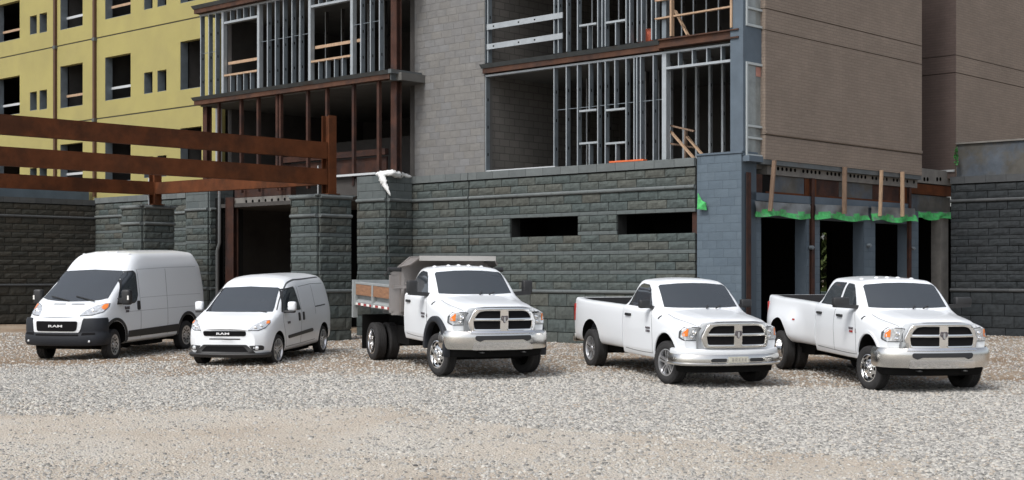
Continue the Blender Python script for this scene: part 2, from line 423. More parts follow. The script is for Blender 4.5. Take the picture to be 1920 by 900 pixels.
def rounded(poly, r, n=4):
    """round the corners of a 2D polygon"""
    out = []; P = [Vector(p) for p in poly]; rs = r if isinstance(r, (list, tuple)) else [r] * len(P)
    for i, p in enumerate(P):
        a, b = P[i - 1], P[(i + 1) % len(P)]; la, lb = (a - p).length, (b - p).length
        p0 = p + (a - p) / la * min(rs[i], la * .48); p1 = p + (b - p) / lb * min(rs[i], lb * .48)
        for k in range(n + 1):
            t = k / n; q = p0 * (1 - t) ** 2 + p * 2 * t * (1 - t) + p1 * t * t; out.append((q.x, q.y))
    return out

def ribbon(pts, wd):
    P = [Vector(p) for p in pts]; Lp, Rp = [], []
    for i, p in enumerate(P):
        d = (P[min(i + 1, len(P) - 1)] - P[max(i - 1, 0)]).normalized(); nrm = Vector((-d.y, d.x)) * wd / 2
        Lp.append(tuple(p + nrm)); Rp.append(tuple(p - nrm))
    return Lp + Rp[::-1]

def fill(poly, sp, holes=()):
    """triangulate a polygon with interior points every sp; returns 2D verts, tris, rim loops"""
    V = []; loops = []
    for L in [poly] + list(holes):
        lo = []; n = len(L)
        for i in range(n):
            a, b = Vector(L[i]), Vector(L[(i + 1) % n]); k = max(1, int((b - a).length / sp + .5))
            for j in range(k):
                q = a + (b - a) * j / k
                if not lo or (Vector(V[lo[-1]]) - q).length > 1e-4: lo.append(len(V)); V.append((q.x, q.y))
        loops.append(lo)
    E = [(lo[i], lo[(i + 1) % len(lo)]) for lo in loops for i in range(len(lo))]
    xs = [p[0] for p in poly]; ys = [p[1] for p in poly]
    ins = lambda x, y: in_poly(x, y, poly) and not any(in_poly(x, y, h) for h in holes)
    y = min(ys) + sp * .5; 
    while y < max(ys):
        x = min(xs) + sp * .5
        while x < max(xs):
            if ins(x, y): V.append((x, y))
            x += sp
        y += sp
    vo, eo, fo, *_ = geometry.delaunay_2d_cdt([Vector(v) for v in V], E, [], 1 if not holes else 0, 1e-6)
    vo = [(v.x, v.y) for v in vo]
    T = []
    for f in fo:
        cx = sum(vo[i][0] for i in f) / 3; cy = sum(vo[i][1] for i in f) / 3
        if ins(cx, cy): T.append(tuple(f))
    cnt = {}
    for f in T:
        for i in range(3):
            e = (f[i], f[(i + 1) % 3]); k = tuple(sorted(e)); cnt.setdefault(k, []).append(e)
    rim = [v[0] for v in cnt.values() if len(v) == 1]
    return vo, T, rim

def decal(bvh, poly, ax, side, off=.004, th=.02, sp=.06, holes=()):
    """a panel that follows the body: polygon seen along axis ax (0 x, 1 y, 2 z) from the +/- side, laid on the body"""
    vo, T, rim = fill(poly, sp, holes)
    d = Vector((0, 0, 0)); d[ax] = -side; P, Nn = [], []
    last = None
    for a, b in vo:
        o = [a, b]; o.insert(ax, 6 * side); hit = bvh.ray_cast(Vector(o), d)
        if hit[0] is None:
            o[ax] = last[ax] if last else 0; h2 = bvh.find_nearest(Vector(o)); p, nn = h2[0], h2[1]; 
        else: p, nn = hit[0], hit[1]
        if nn[ax] * side < 0: nn = -nn
        nn = (nn + Vector([-q for q in d]) * .25).normalized()
        last = p; P.append(p); Nn.append(nn)
    n = len(P)
    V = [p + q * off for p, q in zip(P, Nn)] + [p - q * (th - off) for p, q in zip(P, Nn)]
    F = T + [(f[2] + n, f[1] + n, f[0] + n) for f in T] + [(a, b, b + n, a + n) for a, b in rim]
    me = me_from('panel', V, F, [])
    bm = bmesh.new(); bm.from_mesh(me); bmesh.ops.recalc_face_normals(bm, faces=bm.faces); bm.to_mesh(me); bm.free()
    return me

def stick(name, me, m, parent, ang=40):
    me.materials.clear(); me.materials.append(m)
    me.polygons.foreach_set('use_smooth', [True] * len(me.polygons)); me.set_sharp_from_angle(angle=R(ang))
    return link(name, me, parent)

def mirror_poly(p): return [(-a, b) for a, b in p]

def plate(poly, holes, x0, th, bowf, sp=.05):
    """a sheet with holes in the y-z plane, th thick along x, bent by bowf(y)"""
    vo, T, rim = fill(poly, sp, holes); n = len(vo)
    V = [(x0 - bowf(y) + th, y, z) for y, z in vo] + [(x0 - bowf(y), y, z) for y, z in vo]
    F = T + [(f[2] + n, f[1] + n, f[0] + n) for f in T] + [(a, b, b + n, a + n) for a, b in rim]
    me = me_from('plate', V, F, [])
    bm = bmesh.new(); bm.from_mesh(me); bmesh.ops.recalc_face_normals(bm, faces=bm.faces); bm.to_mesh(me); bm.free()
    return me

def sweep(path, prof, closed=True):
    """profile (outward, z) swept along a plan path of (x, y) points (path runs so that outward = right-hand normal)"""
    P = [Vector(p) for p in path]; V = []; m = len(prof)
    for i, p in enumerate(P):
        d = (P[min(i + 1, len(P) - 1)] - P[max(i - 1, 0)]).normalized(); nrm = Vector((-d.y, d.x))
        V += [(p.x + nrm.x * a, p.y + nrm.y * a, z) for a, z in prof]
    F = [(i * m + k, i * m + (k + 1) % m, (i + 1) * m + (k + 1) % m, (i + 1) * m + k) for i in range(len(P) - 1) for k in range(m)]
    F += [tuple(range(m))[::-1], tuple((len(P) - 1) * m + k for k in range(m))]
    b = MB(); b.add(V, F); return b.mesh('sweep', [], None)

def spline(pts, n=8):
    """catmull-rom through 2D points"""
    P = [Vector(p) for p in pts]; out = []
    for i in range(len(P) - 1):
        p0, p1, p2, p3 = P[max(i - 1, 0)], P[i], P[i + 1], P[min(i + 2, len(P) - 1)]
        for k in range(n):
            t = k / n; q = .5 * ((2 * p1) + (p2 - p0) * t + (2 * p0 - 5 * p1 + 4 * p2 - p3) * t * t + (3 * p1 - p0 - 3 * p2 + p3) * t ** 3); out.append((q.x, q.y))
    out.append(tuple(P[-1])); return out

def text_mesh(body, size, wide, depth, bold=0.0):
    c = bpy.data.curves.new('txt', 'FONT'); c.body = body; c.size = size; c.extrude = depth; c.align_x = 'CENTER'; c.align_y = 'CENTER'; c.offset = bold; c.resolution_u = 3
    o = link('tmp_txt', c); dg = bpy.context.evaluated_depsgraph_get(); dg.update()
    me = bpy.data.meshes.new_from_object(o.evaluated_get(dg)); bpy.data.objects.remove(o)
    me.transform(Matrix.Diagonal((wide, 1, 1, 1))); return me

def front_text(body, size, wide, x, y, z, m, parent, name='lettering', bold=0.0, tilt=0.0):
    me = text_mesh(body, size, wide, .006, bold)
    me.transform(Matrix.Translation((x, y, z)) @ Matrix.Rotation(tilt, 4, 'Y') @ Matrix(((0, 0, 1, 0), (1, 0, 0, 0), (0, 1, 0, 0), (0, 0, 0, 1))))
    me.materials.append(m); return link(name, me, parent)

def side_text(body, size, wide, x, y, z, side, m, parent, name='badge', bold=0.0):
    me = text_mesh(body, size, wide, .005, bold)
    Rm = Matrix(((side * -1.0, 0, 0, 0), (0, 0, side, 0), (0, 1, 0, 0), (0, 0, 0, 1)))
    if side < 0: Rm = Matrix(((1, 0, 0, 0), (0, 0, -1, 0), (0, 1, 0, 0), (0, 0, 0, 1)))
    else: Rm = Matrix(((-1, 0, 0, 0), (0, 0, 1, 0), (0, 1, 0, 0), (0, 0, 0, 1)))
    me.transform(Matrix.Translation((x, y, z)) @ Rm)
    me.materials.append(m); return link(name, me, parent)

def place_vehicle(name, key, label, cat, group=None):
    X, Y, Z, yaw = POSE[key]; yw, p = R(yaw), R(PITCH)
    h = Vector((math.sin(yw), -math.cos(yw), 0)); l = Vector((math.cos(yw), math.sin(yw), 0)); up = Vector((0, 0, 1))
    xf = h * math.cos(p) - up * math.sin(p); zf = h * math.sin(p) + up * math.cos(p)
    o = empty(name); o.matrix_world = Matrix((( xf.x, l.x, zf.x, X), (xf.y, l.y, zf.y, Y), (xf.z, l.z, zf.z, Z + CAMZ), (0, 0, 0, 1)))
    return tag(o, label, cat, group)

# ---------------------------------------------------------------- wheels
_wheels = {}
def wheel_meshes(rad, wid, rim, kind):
    key = (rad, wid, rim, kind)
    if key in _wheels: return _wheels[key]
    h = wid / 2
    t = MB(); pr = [(rim - .01, -h * .80), (rim + .012, -h * .93), (rim + (rad - rim) * .45, -h), (rad - .035, -h * .93), (rad - .010, -h * .80), (rad, -h * .66)]
    gr = []
    for y in (-.33, 0, .33): gr += [(rad, h * (y - .06)), (rad - .012, h * (y - .04)), (rad - .012, h * (y + .04)), (rad, h * (y + .06))]
    prof = pr + gr + [(r, -y) for r, y in pr[::-1]]
    t.lathe(prof + [(rim - .02, h * .5), (rim - .02, -h * .5), prof[0]], 40)
    # shoulder lugs
    for k in range(44):
        a = 2 * math.pi * k / 44
        for s in (-1, 1):
            c, sn = math.cos(a), math.sin(a); da = .045
            P = []
            for (r, y) in ((rad - .045, h * .99), (rad - .002, h * .80), (rad + .004, h * .52)):
                for dd in (-da, da): P.append((r * math.cos(a + dd), s * y, r * math.sin(a + dd)))
            P2 = [(p[0] * (1 - .03), p[1] * .93, p[2] * (1 - .03)) for p in P]
            t.add(P + P2, [(0, 1, 3, 2), (2, 3, 5, 4), (0, 2, 8, 6), (1, 7, 9, 3), (2, 4, 10, 8), (3, 9, 11, 5)])
    tyre = t.mesh('tyre', [M['rubber']], 30)
    r = MB(); o = h * .80                                     # o: outer plane of the rim
    back = MB(); back.lathe([(0, -o * .2), (rim * .97, -o * .2), (rim * .97, -o * .25), (0, -o * .25)], 24)
    if kind == 'spoke':                                        # five twin-sided spokes
        r.lathe([(rim, o * .90), (rim + .008, o + .012), (rim - .012, o + .014), (rim - .022, o * .85), (rim - .03, -o * .2)], 36)
        for k in range(5):
            a = 2 * math.pi * k / 5 + .3; c, s = math.cos(a), math.sin(a)
            def pt(rr, tt, y): return (rr * c - tt * s, y, rr * s + tt * c)
            w0, w1 = rim * .17, rim * .27
            V = [pt(rim * .12, -w0, o * .80), pt(rim * .12, w0, o * .80), pt(rim * .60, w0 * 1.05, o * .92), pt(rim * .60, -w0 * 1.05, o * .92), pt(rim * .96, w1, o * .86), pt(rim * .96, -w1, o * .86)]
            V2 = [(p[0], p[1] - .05, p[2]) for p in V]
            r.add(V + V2, [(0, 1, 2, 3), (3, 2, 4, 5), (0, 3, 9, 6), (3, 5, 11, 9), (1, 7, 8, 2), (2, 8, 10, 4)])
            q = pt(rim * .62, 0, o * .94); r.bar(pt(rim * .3, 0, o * .88), pt(rim * .9, 0, o * .93), .008, .014, 1)
        r.lathe([(rim * .20, o * .7), (rim * .19, o * .95), (rim * .12, o * .99), (0, o)], 20)
    elif kind == 'slots':                                      # wheel cover with slots
        r.lathe([(rim, o * .90), (rim + .006, o + .010), (rim - .015, o + .012), (rim * .8, o * 1.02), (rim * .3, o * .86), (0, o * .90)], 36)
        for k in range(9):
            a = 2 * math.pi * k / 9
            for (r0, r1, da) in ((.42, .60, .12), (.68, .86, .15)):
                V = [(rim * rr * math.cos(a + d + (r0 > .6) * .3), yy, rim * rr * math.sin(a + d + (r0 > .6) * .3)) for yy in (o * .7, o * 1.03) for rr, d in ((r0, -da), (r1, -da * .8), (r1, da * .8), (r0, da))]
                r.add(V, [(4, 5, 6, 7), (0, 1, 5, 4), (1, 2, 6, 5), (2, 3, 7, 6), (3, 0, 4, 7)], 1)
        r.lathe([(rim * .2, o * .8), (rim * .19, o * .98), (0, o * 1.0)], 20)
    elif kind in ('dish_front', 'truck_front'):                # polished convex wheel with a tall hub and hand holes
        nh = 8 if kind == 'dish_front' else 10
        r.lathe([(rim, o * .85), (rim + .010, o + .012), (rim - .010, o + .018), (rim - .022, o * .80), (rim * .80, o * .72), (rim * .62, o * 1.0), (rim * .46, o * 1.10), (rim * .36, o * 1.12), (rim * .34, o * 1.45), (rim * .29, o * 1.52), (rim * .16, o * 1.54), (rim * .14, o * 1.75), (0, o * 1.78)], 40)
        for k in range(nh):
            a = 2 * math.pi * k / nh; rc = rim * .74; u = (math.cos(a), math.sin(a))
            e = MB(); V = []; hw, hh = (rim * .13, rim * .10) if kind == 'dish_front' else (rim * .105, rim * .105)
            for yy in (o * .5, o * .97):
                for j in range(10):
                    b = 2 * math.pi * j / 10; rr = rc + hh * math.cos(b); tt = hw * math.sin(b); V.append((rr * u[0] - tt * u[1], yy - .22 * (rr - rc), rr * u[1] + tt * u[0]))
            r.add(V, [tuple(range(10, 20))] + [(j, (j + 1) % 10, 10 + (j + 1) % 10, 10 + j) for j in range(10)], 1)
        for k in range(8):
            a = 2 * math.pi * k / 8 + .2; r.tube([(rim * .42 * math.cos(a), o * 1.05, rim * .42 * math.sin(a)), (rim * .42 * math.cos(a), o * 1.24, rim * .42 * math.sin(a))], .012, 6)
    elif kind in ('dish_rear', 'inner'):                       # deep concave dual wheel
        r.lathe([(rim, o * .85), (rim + .010, o + .012), (rim - .012, o + .016), (rim - .022, o * .80), (rim * .90, -o * .30), (rim * .80, -o * .65), (rim * .5, -o * .75), (rim * .42, -o * .72), (rim * .40, -o * .15), (rim * .30, -o * .05), (0, -o * .05)], 40)
        for k in range(8):
            a = 2 * math.pi * k / 8; rc = rim * .68; V = []
            for yy in (-o * .9, -o * .60):
                for j in range(8):
                    b = 2 * math.pi * j / 8; rr = rc + rim * .09 * math.cos(b); tt = rim * .10 * math.sin(b); V.append((rr * math.cos(a) - tt * math.sin(a), yy, rr * math.sin(a) + tt * math.cos(a)))
            r.add(V, [tuple(range(8, 16))] + [(j, (j + 1) % 8, 8 + (j + 1) % 8, 8 + j) for j in range(8)], 1)
    mt = {'spoke': M['alloy'], 'slots': M['alloy']}.get(kind, M['chrome'])
    rm = r.mesh('rim', [mt, M['under']], 35)
    bk = back.mesh('hub', [M['under']], 35)
    _wheels[key] = (bk, tyre, rm); return _wheels[key]

def wheel(parent, x, y, z, rad, wid, rim, kind, steer=0.0):
    bk, ty, rm = wheel_meshes(rad, wid, rim, kind)
    rz = R(steer) + (math.pi if y < 0 else 0)
    o = link('wheel', bk, parent, (x, y, z), (0, 0, rz))
    link('tyre', ty, o); link('rim', rm, o)
    return o

# ---------------------------------------------------------------- shared cab of the three pickups
def ram_sections(dz, back):
    """half sections of nose + cab, back = how much longer the cab is than the two-door one"""
    z0 = dz
    def S(x, pts): return (x, [(0, .50 + z0 * .6), (.78, .50 + z0 * .6, .05)] + [(p[0], p[1] + z0) + tuple(p[2:]) for p in pts])
    L = [
        S(.90, [(.86, .60, .06), (.93, .74, .08), (.94, .95, .10), (.915, 1.085, .07), (.80, 1.105, .03), (.705, 1.108, .015), (.66, 1.17, .02), (.42, 1.201, .03), (0, 1.205)]),
        S(.78, [(.90, .60, .06), (.965, .74, .08), (.97, .95, .10), (.94, 1.105, .08), (.81, 1.13, .03), (.715, 1.134, .015), (.672, 1.205, .025), (.42, 1.241, .03), (0, 1.245)]),
        S(.45, [(.95, .52, .06), (.995, .70, .08), (1.0, .95, .10), (.965, 1.13, .10), (.83, 1.165, .03), (.735, 1.172, .015), (.685, 1.25, .03), (.42, 1.286, .03), (0, 1.29)]),
        S(.05, [(.96, .46, .06), (1.0, .66, .08), (1.005, .95, .10), (.975, 1.17, .10), (.85, 1.205, .03), (.76, 1.215, .015), (.70, 1.29, .035), (.42, 1.321, .03), (0, 1.325)]),
        S(-.28, [(.935, .43, .04), (.985, .585, .025), (1.0, .95, .06), (.982, 1.21, .10), (.87, 1.265, .05), (.78, 1.285, .03), (.71, 1.328, .04), (.42, 1.356, .03), (0, 1.36)]),
        S(-.40, [(.935, .43, .04), (.985, .585, .025), (1.0, .95, .06), (.985, 1.235, .09), (.895, 1.29, .05), (.80, 1.32, .04), (.71, 1.345, .06), (.36, 1.37, .2), (0, 1.38)]),
        S(-.49, [(.935, .43, .04), (.985, .585, .025), (1.0, .95, .06), (.985, 1.26, .08), (.912, 1.315, .04), (.845, 1.365, .04), (.775, 1.395, .04), (.38, 1.458, .2), (0, 1.472)]),
        S(-.61, [(.935, .43, .04), (.985, .585, .025), (1.0, .95, .06), (.985, 1.29, .07), (.92, 1.345, .04), (.862, 1.45, .04), (.785, 1.505, .045), (.38, 1.59, .25), (0, 1.604)]),
        S(-.77, [(.935, .43, .04), (.985, .585, .025), (1.0, .95, .06), (.985, 1.30, .07), (.92, 1.36, .04), (.84, 1.595, .05), (.755, 1.665, .055), (.38, 1.742, .25), (0, 1.755)]),
        S(-.93, [(.935, .43, .04), (.985, .585, .025), (1.0, .95, .06), (.985, 1.31, .07), (.92, 1.37, .04), (.815, 1.715, .06), (.73, 1.80, .065), (.38, 1.862, .25), (0, 1.876)]),
        S(-1.10, [(.935, .43, .04), (.985, .585, .025), (1.0, .95, .06), (.985, 1.32, .07), (.92, 1.375, .04), (.80, 1.765, .08), (.705, 1.873, .08), (.38, 1.915, .25), (0, 1.924)]),
        S(-1.50 - back, [(.935, .43, .04), (.985, .585, .025), (1.0, .95, .06), (.985, 1.33, .07), (.92, 1.385, .04), (.795, 1.775, .08), (.70, 1.893, .08), (.38, 1.932, .25), (0, 1.941)]),
        S(-1.62 - back, [(.935, .43, .04), (.985, .585, .025), (1.0, .95, .06), (.985, 1.335, .07), (.92, 1.39, .04), (.795, 1.77, .08), (.70, 1.885, .08), (.38, 1.92, .25), (0, 1.93)]),
        S(-1.76 - back, [(.935, .43, .04), (.98, .585, .025), (.995, .95, .10), (.98, 1.34, .07), (.915, 1.39, .05), (.81, 1.63, .10), (.71, 1.72, .08), (.36, 1.75, .2), (0, 1.755)]),
        S(-1.93 - back, [(.935, .43, .04), (.975, .585, .025), (.99, .95, .10), (.975, 1.34, .07), (.91, 1.39, .05), (.845, 1.45, .06), (.76, 1.48, .08), (.36, 1.49, .2), (0, 1.495)]),
    ]
    return L

def bowf(y): return .24 * abs(y) ** 2.3

RAM_HEAD = [(-.016, .062), (-.05, .068), (-.066, .045), (-.064, .005), (-.048, -.022), (-.032, -.028), (-.040, .0), (-.046, .028), (-.036, .046), (-.026, .040), (-.030, .012), (-.020, -.042), (-.012, -.066)]
RAM_HEAD = RAM_HEAD + [(-a, b) for a, b in RAM_HEAD[::-1]]

def ram_front(o, bv, dz, heavy):
    """grille, lamps and bumper; o root, bv body bvh"""
    z = lambda a: a + dz
    gx = .90
    out = rounded([(-.64, z(.72)), (-.70, z(.90)), (-.585, z(1.165)), (-.3, z(1.19)), (.3, z(1.19)), (.585, z(1.165)), (.70, z(.90)), (.64, z(.72))], [.06, .05, .10, .05, .05, .10, .05, .06])
    T_, B_ = z(1.125), z(.785); mz = z(.963)
    def hole(s, top):
        if top: p = [(s * .085, mz + .027), (s * .085, T_), (s * .40, T_), (s * .505, T_ - .025), (s * .575, mz + .027)]
        else: p = [(s * .085, mz - .027), (s * .60, mz - .027), (s * .575, B_), (s * .085, B_)]
        return rounded(p, [.012, .012, .05, .06, .02] if top else [.012, .02, .03, .012])
    holes = [hole(s, t) for s in (-1, 1) for t in (True, False)]
    g = plate(out, holes, gx + .035, .055, bowf, .05)
    bevel_mesh(g, .011, 2, 50); gr = stick('grille', g, M['satin'] if not heavy else M['chrome'], o, 40)
    bk = plate(rounded([(-.62, z(.75)), (-.66, z(.90)), (-.56, z(1.14)), (.56, z(1.14)), (.66, z(.90)), (.62, z(.75))], .05), [], gx + .038, .02, bowf, .08)
    stick('grille_mesh', bk, M['mesh'], gr)
    eb = MB(); eb.prism([(a * 1.05, b * 1.05 + mz + .005) for a, b in RAM_HEAD], 0, gx + .088, gx + .104); eb.build('emblem', [M['badge']], gr)
    eb = MB(); eb.prism(rounded([(-.016, mz + .05), (.016, mz + .05), (.02, mz - .02), (.008, mz - .05), (-.008, mz - .05), (-.02, mz - .02)], .008), 0, gx + .10, gx + .11); eb.build('emblem', [M['alloy']], gr)
    for s in (-1, 1):
        hp = [(s * .685, z(.86)), (s * .70, z(.99)), (s * .655, z(1.075)), (s * .80, z(1.09)), (s * .905, z(1.082)), (s * .955, z(1.0)), (s * .965, z(.90)), (s * .93, z(.86))]
        hl = stick('headlight', decal(bv, rounded(hp, .02), 0, 1, .012, .05, .05), M['lens'], o)
        stick('bezel', decal(bv, rounded([(a + s * .012 * (1 if abs(a) > .8 else -1), b + (.014 if b > z(.97) else -.014)) for a, b in hp], .02), 0, 1, .006, .05, .06), M['seal'], hl)
        stick('indicator', decal(bv, rounded([(s * .895, z(.93)), (s * .885, z(1.06)), (s * .905, z(1.07)), (s * .945, z(.99)), (s * .95, z(.93))], .012), 0, 1, .018, .04, .05), M['amber'], hl)
        for yy, zz, rr in ((.775, .995, .042), (.80, .905, .036)):
            b = MB(); b.lathe([(rr, 0), (rr * .8, -.012), (0, -.02)], 14); me = b.mesh('bulb', [M['bulb']], 40)
            h = bv.ray_cast(Vector((6, s * yy, z(zz))), Vector((-1, 0, 0)))
            if h[0]: link('bulb', me, hl, h[0] + Vector((.02, 0, 0)), (0, 0, R(90)))
    # bumper
    path = spline([(.30, 1.0), (.52, 1.005), (.66, .965), (.78, .84), (.875, .60), (.925, .30), (.935, 0), (.925, -.30), (.875, -.60), (.78, -.84), (.66, -.965), (.52, -1.005), (.30, -1.0)], 5)
    if not heavy:
        me = sweep(path, [(.0, .70), (.035, .685), (.045, .63), (.035, .60), (-.1, .60), (-.1, .70)])
        stick('fascia', me, M['paint'], o, 35)
        me = sweep(path, [(.02, .612), (.045, .60), (.065, .57), (.078, .52), (.074, .455), (.080, .45), (.095, .435), (.090, .41), (.055, .39), (-.1, .39), (-.1, .61)])
        b = stick('bumper', me, M['satin'], o, 30)
        cb = bvh_of(b.data)
        for s in (-1, 1):
            stick('bumper_slot', decal(cb, rounded([(s * .24, .49), (s * .24, .535), (s * .50, .535), (s * .54, .52), (s * .53, .47), (s * .25, .47)], .02), 0, 1, .008, .04), M['trim'], b)
        p = MB(); p.box(1.0, 1.017, -.20, .20, .46, .565); p.build('licence_plate', [M['plate']], b)
        q = MB()
        for k in range(5): q.box(1.017, 1.021, -.14 + k * .065, -.10 + k * .065, .485, .54)
        q.build('plate_lettering', [M['satin']], b)
        me = sweep(path, [(-.14, .41), (-.05, .41), (-.07, .27), (-.14, .26)]); stick('air_dam', me, M['under'], o, 30)
    else:
        zz = dz - .085
        t, u = .835 + zz, .47 + zz
        b = MB()
        me = sweep(path, [(-.03, t + .0), (.02, t - .008), (.045, t - .035), (.062, t - .075), (.070, t - .13), (.068, u + .12), (.058, u + .05), (.035, u + .01), (.01, u), (-.08, u), (-.08, t)])
        b = stick('bumper', me, M['satin'], o, 30); cb = bvh_of(me)
        ho = [(-.56, t - .175), (-.58, t - .13), (-.56, t - .09), (.56, t - .09), (.58, t - .13), (.56, t - .175), (.48, t - .205), (.40, t - .170), (-.40, t - .170), (-.48, t - .205)]
        stick('bumper_slot', decal(cb, rounded(ho, .02), 0, 1, .006, .03), M['trim'], b)
        stick('bumper_lip', decal(cb, rounded([(-.62, t - .015), (.62, t - .015), (.66, t - .05), (-.66, t - .05)], .01), 0, 1, .03, .05), M['chrome'], b)
        stick('bumper_lip', decal(cb, rounded([(-.60, t - .225), (.60, t - .225), (.63, u + .03), (.60, u + .015), (-.60, u + .015), (-.63, u + .03)], .015), 0, 1, .028, .05), M['chrome'], b)
        stick('lower_opening', decal(cb, rounded([(-.58, u + .03), (.58, u + .03), (.54, u - .02), (-.54, u - .02)], .01), 0, 1, .012, .03), M['trim'], b)
        for s in (-1, 1):
            me = MB().tube([(.86, s * .40, u - .045), (.97, s * .40, u - .045), (.985, s * .43, u - .045), (.97, s * .46, u - .045), (.86, s * .46, u - .045)], .013, 6).mesh('hook', [M['trim']], 40); link('tow_hook', me, b)
        me = sweep(path, [(-.14, u + .02), (-.03, u + .01), (-.05, u - .09), (-.08, u - .14), (-.16, u - .14)]); stick('air_dam', me, M['under'], o, 30)
        me = sweep([(p[0] - .02, p[1] * .99) for p in path], [(-.1, z(.74)), (.0, z(.74)), (.0, t - .01), (-.1, t - .01)]); stick('filler_panel', me, M['seal'] if dz < .1 else M['trim'], o, 30)

def ram_windows(o, bv, dz, back, crew):
    z = lambda a: a + dz
    ws = [(-.775, z(1.405)), (-.5, z(1.393)), (0, z(1.39)), (.5, z(1.393)), (.775, z(1.405)), (.715, z(1.775)), (.67, z(1.808)), (.3, z(1.838)), (0, z(1.844)), (-.3, z(1.838)), (-.67, z(1.808)), (-.715, z(1.775))]
    w = stick('windscreen', decal(bv, ws, 0, 1, .010, .04, .04), M['glass'], o)
    for s in (-1, 1):
        b = MB(); b.bar((-.30, s * .10 + .12, z(1.385)), (-.42, s * .10 + .62 * (1 if s > 0 else .9) - .35, z(1.43)), .022, .018); b.build('wiper', [M['trim']], w)
        if not crew:
            wp = [(-1.79, z(1.405)), (-1.64, z(1.63)), (-1.50, z(1.79)), (-1.42, z(1.815)), (-1.14, z(1.795)), (-1.01, z(1.715)), (-.86, z(1.55)), (-.735, z(1.385))]
            g = stick('side_window', decal(bv, rounded(wp, .03), 1, s, .010, .04, .04), M['glass'], o)
            stick('window_seal', decal(bv, rounded([(a + (.010 if a > -1.1 else -.018) , b_ + (.012 if b_ > z(1.6) else -.014)) for a, b_ in wp], .03), 1, s, .006, .03, .04), M['trim'], g)
        else:
            f = [(-1.50, z(1.39)), (-1.44, z(1.815)), (-1.16, z(1.80)), (-1.02, z(1.72)), (-.86, z(1.55)), (-.735, z(1.385))]
            r = [(-2.44, z(1.405)), (-2.30, z(1.60)), (-2.13, z(1.80)), (-2.08, z(1.82)), (-1.56, z(1.822)), (-1.62, z(1.395))]
            for wp in (f, r):
                g = stick('side_window', decal(bv, rounded(wp, .035), 1, s, .010, .04, .04), M['glass'], o)
                cxm = sum(p[0] for p in wp) / len(wp); czm = sum(p[1] for p in wp) / len(wp)
                stick('window_seal', decal(bv, rounded([(cxm + (a - cxm) * 1.03, czm + (b_ - czm) * 1.05) for a, b_ in wp], .035), 1, s, .006, .03, .04), M['trim'], g)
        # door gaps, handles
        ya = lambda pts: stick('door_gap', decal(bv, ribbon(pts, .012), 1, s, .0025, .01, .05), M['gap'], o)
        ya(spline([(-.70, z(1.36)), (-.63, z(1.25)), (-.575, z(1.0)), (-.56, z(.75)), (-.57, z(.53))], 4))
        ya(spline([(-.57, z(.53)), (-1.2, z(.525)), (-1.80 - back, z(.55))], 3))
        if crew:
            ya(spline([(-1.55, z(1.40)), (-1.63, z(1.1)), (-1.62, z(.8)), (-1.60, z(.53))], 4))
            hx = (-1.33, -2.36)
        else: hx = (-1.66,)
        for x in hx:
            hnd = stick('door_handle', decal(bv, rounded([(x - .13, z(1.185)), (x - .13, z(1.235)), (x + .13, z(1.235)), (x + .13, z(1.185))], .022), 1, s, .028, .04, .05), M['trim'], o)
        # antenna base on the passenger fender
    stick('antenna_base', decal(bv, rounded([(-.35, z(1.19)), (-.32, z(1.25)), (-.29, z(1.25)), (-.31, z(1.19))], .01), 1, -1, .012, .02, .03), M['trim'], o)
    # hood cut line along the fender
    for s in (-1, 1):
        stick('hood_gap', decal(bv, ribbon([(.84, s * .725), (.45, s * .752), (.05, s * .778), (-.28, s * .80)], .012), 2, 1, .004, .01, .06), M['gap'], o)

def roof_lamps(o, bv, x, ys, m, n='roof_lamp'):
    for y in ys:
        h = bv.ray_cast(Vector((x, y, 6)), Vector((0, 0, -1)))
        b = MB(); V = []; 
        b.lathe([(.045, -.012), (.042, .006), (.028, .016), (0, .020)], 14)
        me = b.mesh(n, [m], 50); me.transform(Matrix.Rotation(R(90), 4, 'X')); me.transform(Matrix.Diagonal((1.3, .95, 1, 1)))
        link(n, me, o, h[0])

def chassis(o, parts):
    b = MB()
    for p in parts: b.box(*p)
    b.build('underbody', [M['under']], o)

